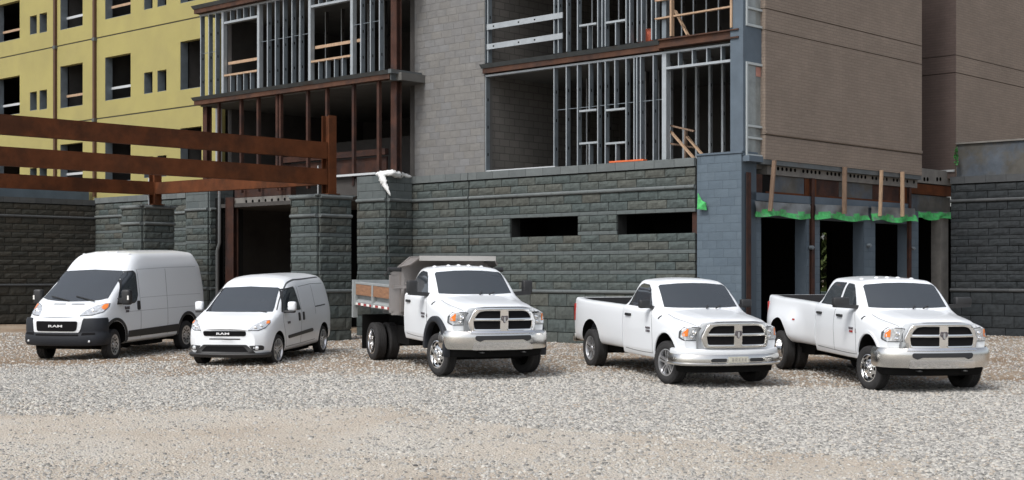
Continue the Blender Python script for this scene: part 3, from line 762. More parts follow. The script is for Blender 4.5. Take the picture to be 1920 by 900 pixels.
def mirror_block(o, s, x, y0, y1, z0, z1, dz, m, arm=True, wd=.10):
    b = MB(); b.box(x - wd / 2, x + wd / 2, min(s * y0, s * y1), max(s * y0, s * y1), z0, z1)
    me = b.mesh('side_mirror', [m]); bevel_mesh(me, .03, 3); mo = link('side_mirror', me, o)
    g = MB(); g.box(x - wd / 2 - .006, x - wd / 2 + .004, min(s * (y0 + .02), s * (y1 - .02)), max(s * (y0 + .02), s * (y1 - .02)), z0 + .02, z1 - .02); g.build('mirror_glass', [M['glass']], mo)
    return mo
def build_pickup(kind):
    crew = kind == '3500'; heavy = kind != '1500'
    dz = {'1500': 0.0, '3500': .085, 'dump': .155}[kind]
    back = .66 if crew else 0.0
    z = lambda a: a + dz
    if kind == '1500': o = place_vehicle('pickup_truck', kind, 'white two-door pickup with long open bed, parked right of the dump truck', 'pickup truck', 'white work vehicles parked in a row on gravel')
    elif kind == '3500': o = place_vehicle('pickup_truck', kind, 'white four-door dual-rear-wheel pickup with roof lamps, rightmost vehicle of the row', 'pickup truck', 'white work vehicles parked in a row on gravel')
    else: o = place_vehicle('dump_truck', kind, 'white two-door truck carrying a grey steel dump body with wooden side boards', 'dump truck', 'white work vehicles parked in a row on gravel')
    V, F = loft(ram_sections(dz, back), bow=.24)
    tools = []
    ar = {'1500': (.46, .50, 1.0), '3500': (.47, .50 + dz * .8, 1.0), 'dump': (.49, .56, 1.0)}[kind]
    for s in (-1, 1): tools.append(cyl_tool(.01, ar[1], ar[0], *( (.56, 1.3) if s > 0 else (-1.3, -.56)), M['under'], .98))
    me = body_mesh(V, F, M['paint'], tools)
    bv = bvh_of(me); body = link('body', me, o)
    ram_front(o, bv, dz, heavy)
    if kind != 'dump':
        for s in (-1, 1):
            an = np.linspace(.02, math.pi + .12, 26); P = [(.01 + q * math.cos(a), ar[1] + q * .985 * math.sin(a)) for q, aa in ((ar[0] + .006, an), (ar[0] + .055, an[::-1])) for a in aa]
            stick('wheel_arch_lip', decal(bv, P, 1, s, .016, .03, .05), M['paint'], o)
    ram_windows(o, bv, dz, back, crew)
    b = MB()
    rr, ww, ri, st = (.40, .27, .248, 9) if kind == '1500' else (.405, .245, .248 if crew else .262, 10)
    for s in (-1, 1):
        wheel(o, 0, s * (.865 if kind == '1500' else .885), rr, rr, ww, ri, {'1500': 'spoke', '3500': 'dish_front', 'dump': 'truck_front'}[kind], st)
    xr = {'1500': -3.57, '3500': -4.30, 'dump': -3.67}[kind]
    if kind == '1500':
        for s in (-1, 1): wheel(o, xr, s * .865, rr, rr, ww, ri, 'spoke')
    else:
        for s in (-1, 1):
            for y in (.71, 1.0): wheel(o, xr, s * y, rr, rr, ww, ri, 'dish_rear')
    if kind in ('1500', '3500'):
        x0 = -1.965 - back; x1 = -4.50 if kind == '1500' else -5.42
        def S(x, ym, zt, wide=0.0, yb=0.0):
            return (x, [(0, .52 + dz), (.80, .52 + dz, .05), (.93 * ym + wide * .45, .52 + dz, .05), (.985 * ym + wide * .85, .64 + dz, .09), (1.0 * ym + wide, .95 + dz, .14), (.985 * ym + wide * .12, z(1.24), .06), (.965 * ym, z(zt) - .03, .04), (.93 * ym, z(zt), .025), (.80, z(zt), .02), (0, z(zt))])
        if kind == '1500':
            L = [S(x0, .99, 1.375), S(-3.0, 1.0, 1.385), S(-3.9, 1.0, 1.395), S(-4.30, .985, 1.41), S(x1, .955, 1.43)]
        else:
            L = [S(x0, .99, 1.38), S(-3.1, 1.0, 1.395, .0), S(-3.45, 1.0, 1.40, .05), S(-3.85, 1.0, 1.405, .17), S(-4.3, 1.0, 1.41, .19), S(-4.8, .995, 1.415, .18), S(-5.1, .985, 1.43, .12), S(x1, .955, 1.44, .03)]
        V, F = loft(L, step=.09)
        inner = MB(); inner.box(x1 + .07, x0 - .05, -.80, .80, z(.78), 3.0)
        t2 = [inner.mesh('tool', [M['liner']])]
        for s in (-1, 1):
            a = (.47, .55) if kind == '1500' else (.48, .58)
            t2.append(cyl_tool(xr + .01, a[1] + (.0 if kind == '1500' else dz * .5), a[0], *((.50, 1.5) if s > 0 else (-1.5, -.50)), M['under'], .98))
        mb = body_mesh(V, F, M['paint'], t2); bb = bvh_of(mb); bed = link('cargo_bed', mb, o)
        for s in (-1, 1):
            c = MB(); c.box(x1 + .10, x0 - .03, min(s * .795, s * .90), max(s * .795, s * .90), z(1.398), z(1.425)); 
            me = c.mesh('rail', [M['liner']]); bevel_mesh(me, .012); rl = link('rail_cap', me, bed)
            if kind == '3500': rl.rotation_euler = (0, R(-.6), 0); rl.location = (0, 0, -.035)
            else: rl.rotation_euler = (0, R(-.5), 0); rl.location = (0, 0, -.035)
            t = MB(); t.box(x1 - .012, x1 + .07, min(s * .86, s * .972), max(s * .86, s * .972), z(.93), z(1.30)); me = t.mesh('lamp', [M['red']]); bevel_mesh(me, .015); link('tail_lamp', me, bed)
        t = MB(); t.box(x1 - .10, x1 - .005, -.95, .95, .48 + dz, .66 + dz); me = t.mesh('bumper', [M['satin']]); bevel_mesh(me, .02); link('rear_bumper', me, o)
        if kind == '3500':
            for s in (-1, 1): stick('side_marker', decal(bb, rounded([(-3.62, z(.985)), (-3.62, z(1.02)), (-3.55, z(1.02)), (-3.55, z(.985))], .01), 1, s, .01, .02, .03), M['red'], bed)
        chassis(o, [(.6, x1 + .25, -.80, .80, .50, .56), (.75, x1 + .1, -.45, -.33, .36, .56 + dz), (.75, x1 + .1, .33, .45, .36, .56 + dz), (-.12, .12, -.75, .75, .28, .42), (xr - .1, xr + .1, -.75, .75, .30, .46), (-2.9, -1.2, -.32, .42, .34, .54 + dz),  # first box: wide floor plate added to deepen the shade underneath
                    (-.6, .7, -.5, .5, .32, .6), (xr + .35, xr + 1.1, -.75, -.30, .38, .60 + dz)])
        xs = -.62
    if kind == '1500':
        for s in (-1, 1): mirror_block(o, s, -.72, .98, 1.20, z(1.375), z(1.535), 0, M['trim'], wd=.13)
        for s in (-1, 1):
            b = MB(); b.bar((-.72, s * .90, 1.38), (-.72, s * 1.02, 1.42), .10, .06); b.build('mirror_arm', [M['trim']], o)
        for i, (tx, zz) in enumerate((('RAM', 1.0), ('1500', .945))):
            for s in (-1, 1): side_text(tx, .062, 1.5, -.74, s * 1.009, zz - .005 * i, s, M['badge'], o)
        roof_lamps(o, bv, -1.45, (0.42,), M['trim'], 'roof_antenna')
    else:
        for s in (-1, 1):
            tx = '3500' if crew else '4500'
            side_text('RAM', .065, 1.5, -.76, s * 1.009, z(1.0), s, M['badge'], o)
            side_text(tx, .06, 1.4, -.76, s * 1.009, z(.94), s, M['red'] if crew else M['badge'], o)
            side_text('L' if crew else '4', .10, 1.1, -.54, s * 1.009, z(.965), s, M['badge'], o)
        roof_lamps(o, bv, -1.42, (-.52, -.22, 0, .22, .50), M['paint'])
        roof_lamps(o, bv, -1.50, (.36,), M['trim'], 'roof_antenna')
        if crew:
            for s in (-1, 1):
                m = mirror_block(o, s, -.74, 1.06, 1.38, z(1.42), z(1.58), 0, M['trim'], wd=.15)
                b = MB(); b.bar((-.73, s * .90, z(1.40)), (-.73, s * 1.36, z(1.43)), .13, .07); b.build('mirror_arm', [M['trim']], o)
        else:
            for s in (-1, 1):
                m = mirror_block(o, s, -.76, 1.14, 1.34, z(1.40), z(1.65), 0, M['trim'], wd=.14)
                b = MB(); b.bar((-.74, s * .88, z(1.375)), (-.76, s * 1.30, z(1.405)), .14, .075); b.build('mirror_arm', [M['trim']], o)
    if kind == 'dump':
        # fender flares
        for s in (-1, 1):
            P = [(.01 + rr_ * math.cos(a), ar[1] + rr_ * .98 * math.sin(a)) for rr_, an in ((.485, np.linspace(-.25, math.pi + .15, 22)), (.60, np.linspace(math.pi + .12, -.30, 22))) for a in an]
            b = MB(); b.prism(P, 1, *((.93, 1.07) if s > 0 else (-1.07, -.93))); me = b.mesh('flare', [M['grey_trim']]); bevel_mesh(me, .02, 2, 50); link('fender_flare', me, o)
        build_dump_body(o, xr)
        chassis(o, [(.75, -4.55, -.45, -.33, .55, .80), (.75, -4.55, .33, .45, .55, .80), (-.12, .12, -.75, .75, .30, .46), (xr - .12, xr + .12, -.75, .75, .30, .50), (-2.7, -1.0, -.30, .40, .42, .70),
                    (-.6, .7, -.5, .5, .36, .75), (-2.9, -2.15, -.80, -.42, .42, .80), (-2.6, -2.0, .42, .80, .42, .80), (-4.55, -2.0, -.50, .50, .80, 1.12), (-4.4, -4.36, -1.10, -.50, .20, .95), (-4.4, -4.36, .5, 1.10, .20, .95)])
    return o

def build_dump_body(o, xr):
    x0, x1 = -2.10, -4.62; yw = 1.20; zb, zt = 1.12, 1.64
    d = MB()
    d.box(x1, x0, -1.0, 1.0, zb - .02, zb + .06)                              # floor
    d.box(x1, x0 - .1, -.55, -.40, zb - .16, zb - .02); d.box(x1, x0 - .1, .40, .55, zb - .16, zb - .02)
    bd = d.build('dump_body', [M['dumpgrey']], o)
    for s in (-1, 1):
        p = MB()                                                             # side panel: sloped trough, rails
        a = [(s * 1.0, zb + .0), (s * yw, zb + .03), (s * yw, zb + .11), (s * 1.12, zb + .17), (s * 1.14, zb + .30), (s * 1.19, zb + .33), (s * 1.19, zt), (s * 1.06, zt), (s * 1.06, zb + .30), (s * .92, zb + .04)]
        p.prism(a, 0, x1, x0 - .04); sp = p.build('side_panel', [M['dumpgrey']], bd)
        q = MB()
        for x in (x1 + .04, (x1 + x0) / 2, x0 - .08): q.box(x - .045, x + .045, min(s * 1.12, s * 1.215), max(s * 1.12, s * 1.215), zb + .02, zt + .01)
        q.box(x1, x0 - .04, min(s * 1.05, s * 1.21), max(s * 1.05, s * 1.21), zt - .02, zt + .02)
        q.build('side_post', [M['dumpgrey']], sp)
        for xa, xb in ((x1 + .10, (x1 + x0) / 2 - .06), ((x1 + x0) / 2 + .06, x0 - .15)):
            c = MB(); c.box(xa, xb, min(s * 1.19, s * 1.207), max(s * 1.19, s * 1.207), zt - .26, zt - .03); c.build('side_board', [M['board']], bd)
        n = 12; L = (x0 - x1 - .1) / n
        for k in range(n):
            c = MB(); c.box(x1 + .04 + k * L, x1 + .04 + (k + 1) * L, min(s * 1.2, s * 1.206), max(s * 1.2, s * 1.206), zb + .035, zb + .085)
            c.build('reflective_strip', [M['red'] if k % 2 else M['white']], sp)
    t = MB(); t.box(x1 - .06, x1, -1.16, 1.16, zb, zt + .06); t.box(x1 - .1, x1 + .02, -1.24, -1.14, zb - .25, zt + .06); t.box(x1 - .1, x1 + .02, 1.14, 1.24, zb - .25, zt + .06); t.build('tailgate', [M['dumpgrey']], bd)
    # front bulkhead with chamfered shoulders and cab protector
    P = [(-1.20, zb - .02), (1.20, zb - .02), (1.20, 1.88), (.78, 2.22), (-.78, 2.22), (-1.20, 1.88)]
    b = MB(); b.prism(P, 0, x0 - .05, x0); hb = b.build('bulkhead', [M['steel']], bd)
    r = MB()
    for k in range(len(P)):
        a, c = P[k], P[(k + 1) % len(P)]; r.bar((x0 - .02, a[0], a[1]), (x0 - .02, c[0], c[1]), .09, .05, 0, (1, 0, 0))
    for y in (-.98, .98): r.box(x0, x0 + .045, y - .035, y + .035, zb, 1.93)
    r.box(x0, x0 + .05, -1.18, 1.18, 1.60, 1.66)
    r.build('bulkhead_rib', [M['steel']], hb)
    c = MB(); c.add([(x0, -.78, 2.20), (x0, .78, 2.20), (x0 + .62, .80, 2.23), (x0 + .62, -.80, 2.23), (x0, -.78, 2.24), (x0, .78, 2.24), (x0 + .62, .80, 2.27), (x0 + .62, -.80, 2.27)], [(0, 3, 2, 1), (4, 5, 6, 7), (0, 1, 5, 4), (1, 2, 6, 5), (2, 3, 7, 6), (3, 0, 4, 7)])
    lp = MB(); lp.box(x0 + .622, x0 + .665, -.83, .83, 2.185, 2.285); lp.build('shield_lip', [M['satin_lip']], hb)
    for s in (-1, 1):
        c.add([(x0, s * .78, 2.20), (x0 + .62, s * .80, 2.23), (x0 + .45, s * .95, 2.08), (x0, s * 1.02, 2.02), (x0, s * .80, 2.22), (x0 + .62, s * .82, 2.25), (x0 + .45, s * .97, 2.10), (x0, s * 1.04, 2.04)], [(0, 1, 2, 3), (7, 6, 5, 4), (0, 4, 5, 1), (1, 5, 6, 2), (2, 6, 7, 3), (3, 7, 4, 0)])
    c.build('cab_shield', [M['steel']], hb)
    k = MB()                                                                  # tarp roller ends
    for s in (-1, 1):
        k = MB(); k.tube([(x0 - .02, s * 1.0, 1.99), (x0 - .02, s * 1.28, 1.99)], .05, 8); k.tube([(x0 - .02, s * 1.24, 1.99), (x0 - .4, s * 1.22, 1.86)], .02, 6)
        k.build('tarp_roller', [M['trim']], hb)

def build_van_city():
    o = place_vehicle('delivery_van', 'city', 'small white delivery van with rounded nose, parked beside the tall van', 'van', 'white work vehicles parked in a row on gravel')
    S = lambda x, p: (x, [(0, p[0][1])] + p)
    L = [S(.84, [(.45, .26, .05), (.58, .30, .06), (.66, .48, .1), (.64, .66, .08), (.56, .755, .06), (.46, .79, .04), (.34, .80), (.15, .805), (0, .805)]),
         S(.78, [(.60, .25, .05), (.72, .29, .06), (.79, .48, .1), (.775, .68, .08), (.70, .80, .06), (.56, .84, .05), (.38, .855), (.16, .86), (0, .86)]),
         S(.60, [(.70, .25, .05), (.83, .29, .06), (.875, .50, .1), (.87, .74, .09), (.82, .885, .08), (.68, .935, .06), (.46, .955), (.2, .965), (0, .967)]),
         S(.32, [(.75, .24, .05), (.88, .29, .06), (.91, .50, .1), (.91, .80, .10), (.875, .965, .09), (.75, 1.01, .07), (.53, 1.035), (.25, 1.05), (0, 1.055)]),
         S(.02, [(.75, .24, .05), (.885, .28, .06), (.912, .50, .1), (.915, .84, .10), (.885, 1.03, .08), (.80, 1.09, .06), (.60, 1.105), (.3, 1.115), (0, 1.12)]),
         S(-.14, [(.75, .24, .05), (.885, .28, .06), (.912, .50, .1), (.915, .86, .10), (.89, 1.06, .07), (.815, 1.14, .05), (.64, 1.18, .05), (.31, 1.195), (0, 1.20)]),
         S(-.5, [(.75, .24, .05), (.885, .28, .06), (.912, .50, .1), (.915, .88, .10), (.89, 1.09, .06), (.80, 1.32, .06), (.675, 1.40, .06), (.33, 1.43, .1), (0, 1.437)]),
         S(-.9, [(.75, .24, .05), (.885, .28, .06), (.912, .50, .1), (.915, .90, .10), (.89, 1.10, .06), (.775, 1.53, .08), (.655, 1.625, .07), (.33, 1.665, .15), (0, 1.672)]),
         S(-1.15, [(.75, .24, .05), (.885, .28, .06), (.912, .50, .1), (.915, .90, .10), (.89, 1.11, .06), (.77, 1.60, .1), (.655, 1.745, .09), (.35, 1.80, .2), (0, 1.81)]),
         S(-1.6, [(.75, .24, .05), (.885, .28, .06), (.912, .50, .1), (.915, .90, .10), (.892, 1.12, .06), (.785, 1.62, .12), (.68, 1.80, .10), (.36, 1.865, .2), (0, 1.878)]),
         S(-3.2, [(.75, .26, .05), (.885, .30, .06), (.912, .50, .1), (.915, .90, .10), (.892, 1.12, .06), (.79, 1.62, .12), (.67, 1.80, .10), (.36, 1.86, .2), (0, 1.87)]),
         S(-3.66, [(.73, .30, .05), (.85, .34, .06), (.885, .50, .1), (.89, .90, .10), (.865, 1.12, .06), (.775, 1.61, .12), (.655, 1.785, .10), (.36, 1.845, .2), (0, 1.855)]),
         S(-3.78, [(.66, .34, .05), (.76, .38, .06), (.80, .50, .1), (.80, .90, .10), (.78, 1.12, .06), (.71, 1.58, .12), (.60, 1.74, .10), (.33, 1.79, .2), (0, 1.80)])]
    def dfm(V):
        k = np.clip((-V[:, 0] - 3.0) / .7, 0, 1); V[:, 0] += k * .22 * np.clip((V[:, 2] - 1.0) / .85, 0, 1) ** 1.5; return V
    V, F = loft(L, bow=.22, deform=dfm)
    tools = [cyl_tool(x, .34, .385, *((.48, 1.3) if s > 0 else (-1.3, -.48)), M['under']) for x in (0, -3.1) for s in (-1, 1)]
    me = body_mesh(V, F, M['paint'], tools); bv = bvh_of(me); link('body', me, o)
    ws = [(-.75, 1.12), (-.4, 1.115), (0, 1.115), (.4, 1.115), (.75, 1.12), (.635, 1.585), (.60, 1.60), (0, 1.625), (-.60, 1.60), (-.635, 1.585)]
    w = stick('windscreen', decal(bv, ws, 0, 1, .010, .04, .04), M['glass'], o)
    for y0, y1 in ((.05, -.55), (.70, .10)): b = MB(); b.bar((.02, y0 - .06, 1.115), (-.10, y1, 1.165), .02, .016); b.build('wiper', [M['trim']], w)
    for s in (-1, 1):
        wp = [(-.36, 1.12), (-.66, 1.42), (-.82, 1.545), (-1.30, 1.59), (-1.44, 1.13)]
        g = stick('side_window', decal(bv, rounded(wp, .03), 1, s, .010, .04, .04), M['glass'], o)
        stick('window_seal', decal(bv, rounded([(-.27, 1.10), (-.62, 1.44), (-.80, 1.575), (-1.34, 1.615), (-1.48, 1.095)], .03), 1, s, .006, .03, .04), M['trim'], g)
        gp = lambda p, n='door_gap': stick(n, decal(bv, ribbon(p, .011), 1, s, .002, .01, .05), M['gap'], o)
        gp(spline([(-.33, 1.08), (-.30, .9), (-.42, .60), (-.47, .35)], 4)); gp(spline([(-1.50, 1.62), (-1.52, 1.1), (-1.46, .7), (-1.42, .36)], 4))
        gp([(-.47, .35), (-1.42, .36), (-2.45, .38)])
        gp([(-1.62, 1.60), (-2.5, 1.635), (-3.35, 1.62)], 'crease_line'); gp(spline([(-2.48, 1.60), (-2.50, 1.2), (-2.50, .95)], 3), 'crease_line')
        stick('slide_rail', decal(bv, ribbon([(-2.52, 1.115), (-3.25, 1.13)], .026), 1, s, .004, .02, .05), M['seal'], o)
        for x in (-1.33, -1.62): stick('door_handle', decal(bv, rounded([(x - .045, .86), (x - .045, 1.04), (x + .045, 1.04), (x + .045, .86)], .03), 1, s, .022, .04, .05), M['trim'], o)
        stick('side_moulding', decal(bv, rounded([(-.60, .52), (-.57, .585), (-2.20, .645), (-2.27, .60), (-2.22, .57)], .02), 1, s, .02, .04, .06), M['trim'], o)
        side_text('RAM', .06, 1.3, -.62, s * .923, .86, s, M['badge'], o, bold=.004)
        # headlights: swept, on the corner
        hp = [(s * .50, .775), (s * .585, .865), (s * .72, .945), (s * .82, .955), (s * .845, .90), (s * .80, .82), (s * .70, .775)]
        hl = stick('headlight', decal(bv, rounded(hp, .025), 0, 1, .012, .05, .05), M['lens'], o)
        stick('indicator', decal(bv, rounded([(s * .80, .89), (s * .785, .945), (s * .825, .952), (s * .845, .90)], .01), 0, 1, .018, .04, .04), M['amber'], hl)
        stick('bezel', decal(bv, rounded([(a + s * .01, b_ + (.012 if b_ > .87 else -.012)) for a, b_ in hp], .02), 0, 1, .006, .04, .05), M['seal'], hl)
        for yy, zz in ((.64, .83), (.73, .865)):
            b = MB(); b.lathe([(.04, 0), (.032, -.012), (0, -.02)], 14); me2 = b.mesh('bulb', [M['bulb']], 40); h = bv.ray_cast(Vector((6, s * yy, zz)), Vector((-1, 0, 0))); link('bulb', me2, hl, h[0] + Vector((.02, 0, 0)), (0, 0, R(90)))
        fp = [(s * .52, .455), (s * .76, .465), (s * .80, .44), (s * .79, .36), (s * .60, .355)]
        fg = stick('fog_lamp', decal(bv, rounded(fp, .03), 0, 1, .006, .03, .05), M['trim'], o)
        b = MB(); b.lathe([(.045, 0), (.04, -.012), (0, -.02)], 14); me2 = b.mesh('bulb', [M['lens']], 40); h = bv.ray_cast(Vector((6, s * .685, .41)), Vector((-1, 0, 0))); link('bulb', me2, fg, h[0] + Vector((.02, 0, 0)), (0, 0, R(90)))
        mm = MB(); mm.box(-.52, -.38, min(s * .96, s * 1.14), max(s * .96, s * 1.14), 1.12, 1.32); me2 = mm.mesh('mirror', [M['paint']]); bevel_mesh(me2, .045, 3); mo = link('side_mirror', me2, o)
        mm = MB(); mm.box(-.50, -.36, min(s * .84, s * 1.12), max(s * .84, s * 1.12), 1.08, 1.13); me2 = mm.mesh('base', [M['trim']]); bevel_mesh(me2, .02); link('mirror_base', me2, mo)
        stick('roof_gutter', decal(bv, ribbon(spline([(-.16, s * .80), (-.5, s * .742), (-.9, s * .705), (-1.2, s * .69), (-1.6, s * .70), (-2.2, s * .70), (-3.3, s * .68)], 5), .026), 2, 1, .004, .02, .06), M['seal'], o)
    gr = stick('grille', decal(bv, rounded([(-.47, .76), (.47, .76), (.46, .655), (-.46, .655)], .045), 0, 1, .010, .03, .05), M['mesh'], o)
    front_text('RAM', .062, 2.3, .885, 0, .708, M['letter'], gr, bold=.001)
    stick('intake_slit', decal(bv, rounded([(-.34, .605), (.34, .605), (.34, .58), (-.34, .58)], .01), 0, 1, .004, .02, .05), M['trim'], o)
    lw = stick('lower_grille', decal(bv, rounded([(-.66, .28), (-.64, .33), (-.47, .475), (.47, .475), (.64, .33), (.66, .28)], .03), 0, 1, .012, .03, .05), M['trim'], o)
    stick('grille_mesh', decal(bv, rounded([(-.52, .33), (-.40, .445), (.40, .445), (.52, .33)], .02), 0, 1, .017, .03, .05), M['mesh'], lw)
    path = spline([(.40, .86), (.55, .84), (.66, .75), (.77, .5), (.83, 0), (.77, -.5), (.66, -.75), (.55, -.84), (.40, -.86)], 5)
    stick('front_lip', sweep(path, [(-.06, .31), (.035, .30), (.045, .27), (.01, .21), (-.06, .20)]), M['trim'], o, 35)
    for x in (0, -3.1):
        for s in (-1, 1): wheel(o, x, s * .80, .32, .32, .205, .232, 'spoke', -4 if x == 0 else 0)
    chassis(o, [(.6, -3.6, -.70, .70, .19, .30), (-.1, .1, -.7, .7, .22, .36), (-3.2, -3.0, -.7, .7, .22, .36), (-2.6, -1.6, .45, .70, .16, .25)])
    return o

def build_van_pro():
    o = place_vehicle('cargo_van', 'pro', 'tall white high-roof cargo van with dark grey bumper and black mirrors, leftmost vehicle', 'van', 'white work vehicles parked in a row on gravel')
    S = lambda x, p: (x, [(0, p[0][1])] + p)
    L = [S(.86, [(.60, .42, .05), (.74, .46, .06), (.80, .68, .1), (.79, .93, .08), (.72, 1.01, .06), (.58, 1.04, .06), (.4, 1.05), (.2, 1.055), (0, 1.055)]),
         S(.76, [(.70, .40, .05), (.85, .44, .06), (.91, .68, .1), (.90, .95, .1), (.84, 1.06, .08), (.68, 1.105, .08), (.45, 1.12), (.22, 1.125), (0, 1.125)]),
         S(.52, [(.80, .38, .05), (.95, .42, .06), (.99, .70, .1), (.985, 1.02, .1), (.94, 1.17, .1), (.80, 1.23, .1), (.55, 1.25), (.25, 1.26), (0, 1.26)]),
         S(.28, [(.85, .37, .05), (.99, .42, .06), (1.015, .72, .1), (1.01, 1.08, .1), (.975, 1.28, .1), (.87, 1.345, .1), (.62, 1.37), (.3, 1.38), (0, 1.38)]),
         S(.14, [(.85, .36, .05), (.99, .42, .06), (1.02, .74, .1), (1.015, 1.10, .1), (.985, 1.35, .1), (.895, 1.425, .08), (.66, 1.45), (.32, 1.465), (0, 1.47)]),
         S(-.2, [(.85, .36, .05), (.99, .42, .06), (1.02, .75, .1), (1.02, 1.10, .1), (.99, 1.42, .1), (.905, 1.63, .08), (.745, 1.68, .08), (.35, 1.705), (0, 1.71)]),
         S(-.82, [(.85, .36, .05), (.99, .42, .06), (1.02, .75, .1), (1.02, 1.10, .1), (1.0, 1.45, .1), (.935, 1.98, .10), (.785, 2.10, .10), (.4, 2.14, .1), (0, 2.145)]),
         S(-1.10, [(.85, .36, .05), (.99, .42, .06), (1.02, .75, .1), (1.02, 1.10, .1), (1.0, 1.45, .1), (.94, 2.10, .12), (.79, 2.36, .15), (.4, 2.43, .2), (0, 2.44)]),
         S(-1.28, [(.85, .36, .05), (.99, .42, .06), (1.02, .75, .1), (1.02, 1.10, .1), (1.0, 1.45, .1), (.945, 2.13, .12), (.79, 2.45, .15), (.4, 2.52, .2), (0, 2.53)]),
         S(-1.6, [(.85, .36, .05), (.99, .42, .06), (1.02, .75, .1), (1.02, 1.10, .1), (1.0, 1.45, .1), (.95, 2.15, .12), (.79, 2.49, .14), (.4, 2.555, .2), (0, 2.565)]),
         S(-4.0, [(.85, .38, .05), (.99, .44, .06), (1.02, .75, .1), (1.02, 1.10, .1), (1.0, 1.45, .1), (.95, 2.15, .12), (.79, 2.48, .14), (.4, 2.545, .2), (0, 2.555)]),
         S(-4.36, [(.83, .40, .05), (.97, .46, .06), (1.0, .75, .1), (1.0, 1.10, .1), (.98, 1.45, .1), (.945, 2.14, .12), (.80, 2.47, .09), (.4, 2.535, .2), (0, 2.545)]),
         S(-4.46, [(.78, .44, .05), (.90, .50, .06), (.94, .75, .1), (.94, 1.10, .1), (.92, 1.45, .1), (.89, 2.12, .12), (.76, 2.43, .08), (.38, 2.49, .2), (0, 2.50)])]
    def dfm(V):
        k = np.clip((-V[:, 0] - 3.6) / .8, 0, 1); V[:, 0] += k * .30 * np.clip((V[:, 2] - 1.35) / 1.1, 0, 1) ** 1.7; return V
    V, F = loft(L, bow=.20, deform=dfm)
    tools = [cyl_tool(x, .47 if x == 0 else .45, .455, *((.55, 1.3) if s > 0 else (-1.3, -.55)), M['under']) for x in (0.0, -3.45) for s in (-1, 1)]
    me = body_mesh(V, F, M['paint'], tools); bv = bvh_of(me); link('body', me, o)
    ws = [(-.86, 1.46), (-.70, 1.425), (-.4, 1.40), (0, 1.39), (.4, 1.40), (.70, 1.425), (.86, 1.46), (.855, 1.51), (.765, 2.06), (.72, 2.085), (0, 2.115), (-.72, 2.085), (-.765, 2.06), (-.855, 1.51)]
    w = stick('windscreen', decal(bv, ws, 0, 1, .010, .04, .045), M['glass'], o)
    for y0, y1 in ((-.05, -.62), (.62, .05)):
        b = MB(); b.bar((.27, y0, 1.41), (.12, y1, 1.51), .025, .02); b.build('wiper', [M['trim']], w)
    b = MB()
    for k in (-1, 1): pass
    for s in (-1, 1):
        wp = [(-.14, 1.34), (-.20, 1.42), (-.40, 1.70), (-.645, 1.98), (-.73, 2.04), (-.95, 2.06), (-1.0, 2.0), (-1.0, 1.52), (-.95, 1.40), (-.86, 1.345), (-.62, 1.33)]
        g = stick('side_window', decal(bv, rounded(wp, .03), 1, s, .010, .04, .04), M['glass'], o)
        stick('window_seal', decal(bv, rounded([(-.08, 1.31), (-.15, 1.41), (-.37, 1.72), (-.63, 2.015), (-.72, 2.075), (-.98, 2.09), (-1.035, 2.02), (-1.035, 1.50), (-.97, 1.37), (-.87, 1.315), (-.62, 1.30)], .03), 1, s, .006, .03, .04), M['trim'], g)
        gp = lambda p, n='door_gap', wd=.012, mt='gap': stick(n, decal(bv, ribbon(p, wd), 1, s, .002, .01, .06), M[mt], o)
        gp(spline([(-1.10, 2.12), (-1.12, 1.5), (-1.13, 1.0), (-1.12, .48)], 4)); gp(spline([(-2.42, 2.10), (-2.42, 1.2), (-2.42, .48)], 3), 'panel_gap')
        gp([(-1.14, 2.115), (-2.5, 2.13), (-4.0, 2.12)], 'crease_line', .012, 'crease_shade'); gp([(-1.16, 1.43), (-2.5, 1.43), (-4.15, 1.41)], 'crease_line', .010, 'crease_shade'); gp([(-.50, 1.12), (-2.3, 1.115), (-4.2, 1.10)], 'crease_line', .012, 'crease_shade')
        stick('door_handle', decal(bv, rounded([(-1.08, 1.14), (-1.08, 1.36), (-.97, 1.36), (-.97, 1.14)], .04), 1, s, .026, .04, .05), M['trim'], o)
        stick('side_moulding', decal(bv, rounded([(-.56, .51), (-.56, .665), (-2.93, .69), (-2.93, .51)], .015), 1, s, .018, .04, .1), M['trim'], o)
        for x in (0.0, -3.45):
            zz = .47 if x == 0 else .45; a1 = np.linspace(-.12 if x else .0, math.pi + .12, 20)
            P = [(x + .463 * math.cos(a), zz + .463 * math.sin(a)) for a in a1] + [(x + .535 * math.cos(a), zz + .535 * math.sin(a)) for a in a1[::-1]]
            stick('wheel_arch_trim', decal(bv, P, 1, s, .016, .04, .06), M['trim'], o)
        side_text('RAM', .10, 1.0, -.50, s * 1.026, 1.21, s, M['badge'], o, bold=.004); side_text('2500', .07, 1.0, -.50, s * 1.026, 1.13, s, M['badge'], o, bold=.003)
        hp = [(s * .52, 1.085), (s * .60, 1.20), (s * .70, 1.28), (s * .86, 1.335), (s * .955, 1.345), (s * .965, 1.26), (s * .93, 1.16), (s * .78, 1.10)]
        hl = stick('headlight', decal(bv, rounded(hp, .02), 0, 1, .012, .05, .06), M['lens'], o)
        stick('bezel', decal(bv, rounded([(a + s * .01, b_ + (.012 if b_ > 1.22 else -.012)) for a, b_ in hp], .02), 0, 1, .006, .04, .06), M['seal'], hl)
        stick('indicator', decal(bv, rounded([(s * .86, 1.25), (s * .87, 1.325), (s * .95, 1.34), (s * .96, 1.26), (s * .94, 1.20)], .02), 0, 1, .018, .04, .05), M['amber'], hl)
        b = MB(); b.lathe([(.05, 0), (.04, -.012), (0, -.02)], 14); me2 = b.mesh('bulb', [M['bulb']], 40); h = bv.ray_cast(Vector((6, s * .74, 1.19)), Vector((-1, 0, 0))); link('bulb', me2, hl, h[0] + Vector((.02, 0, 0)), (0, 0, R(90)))
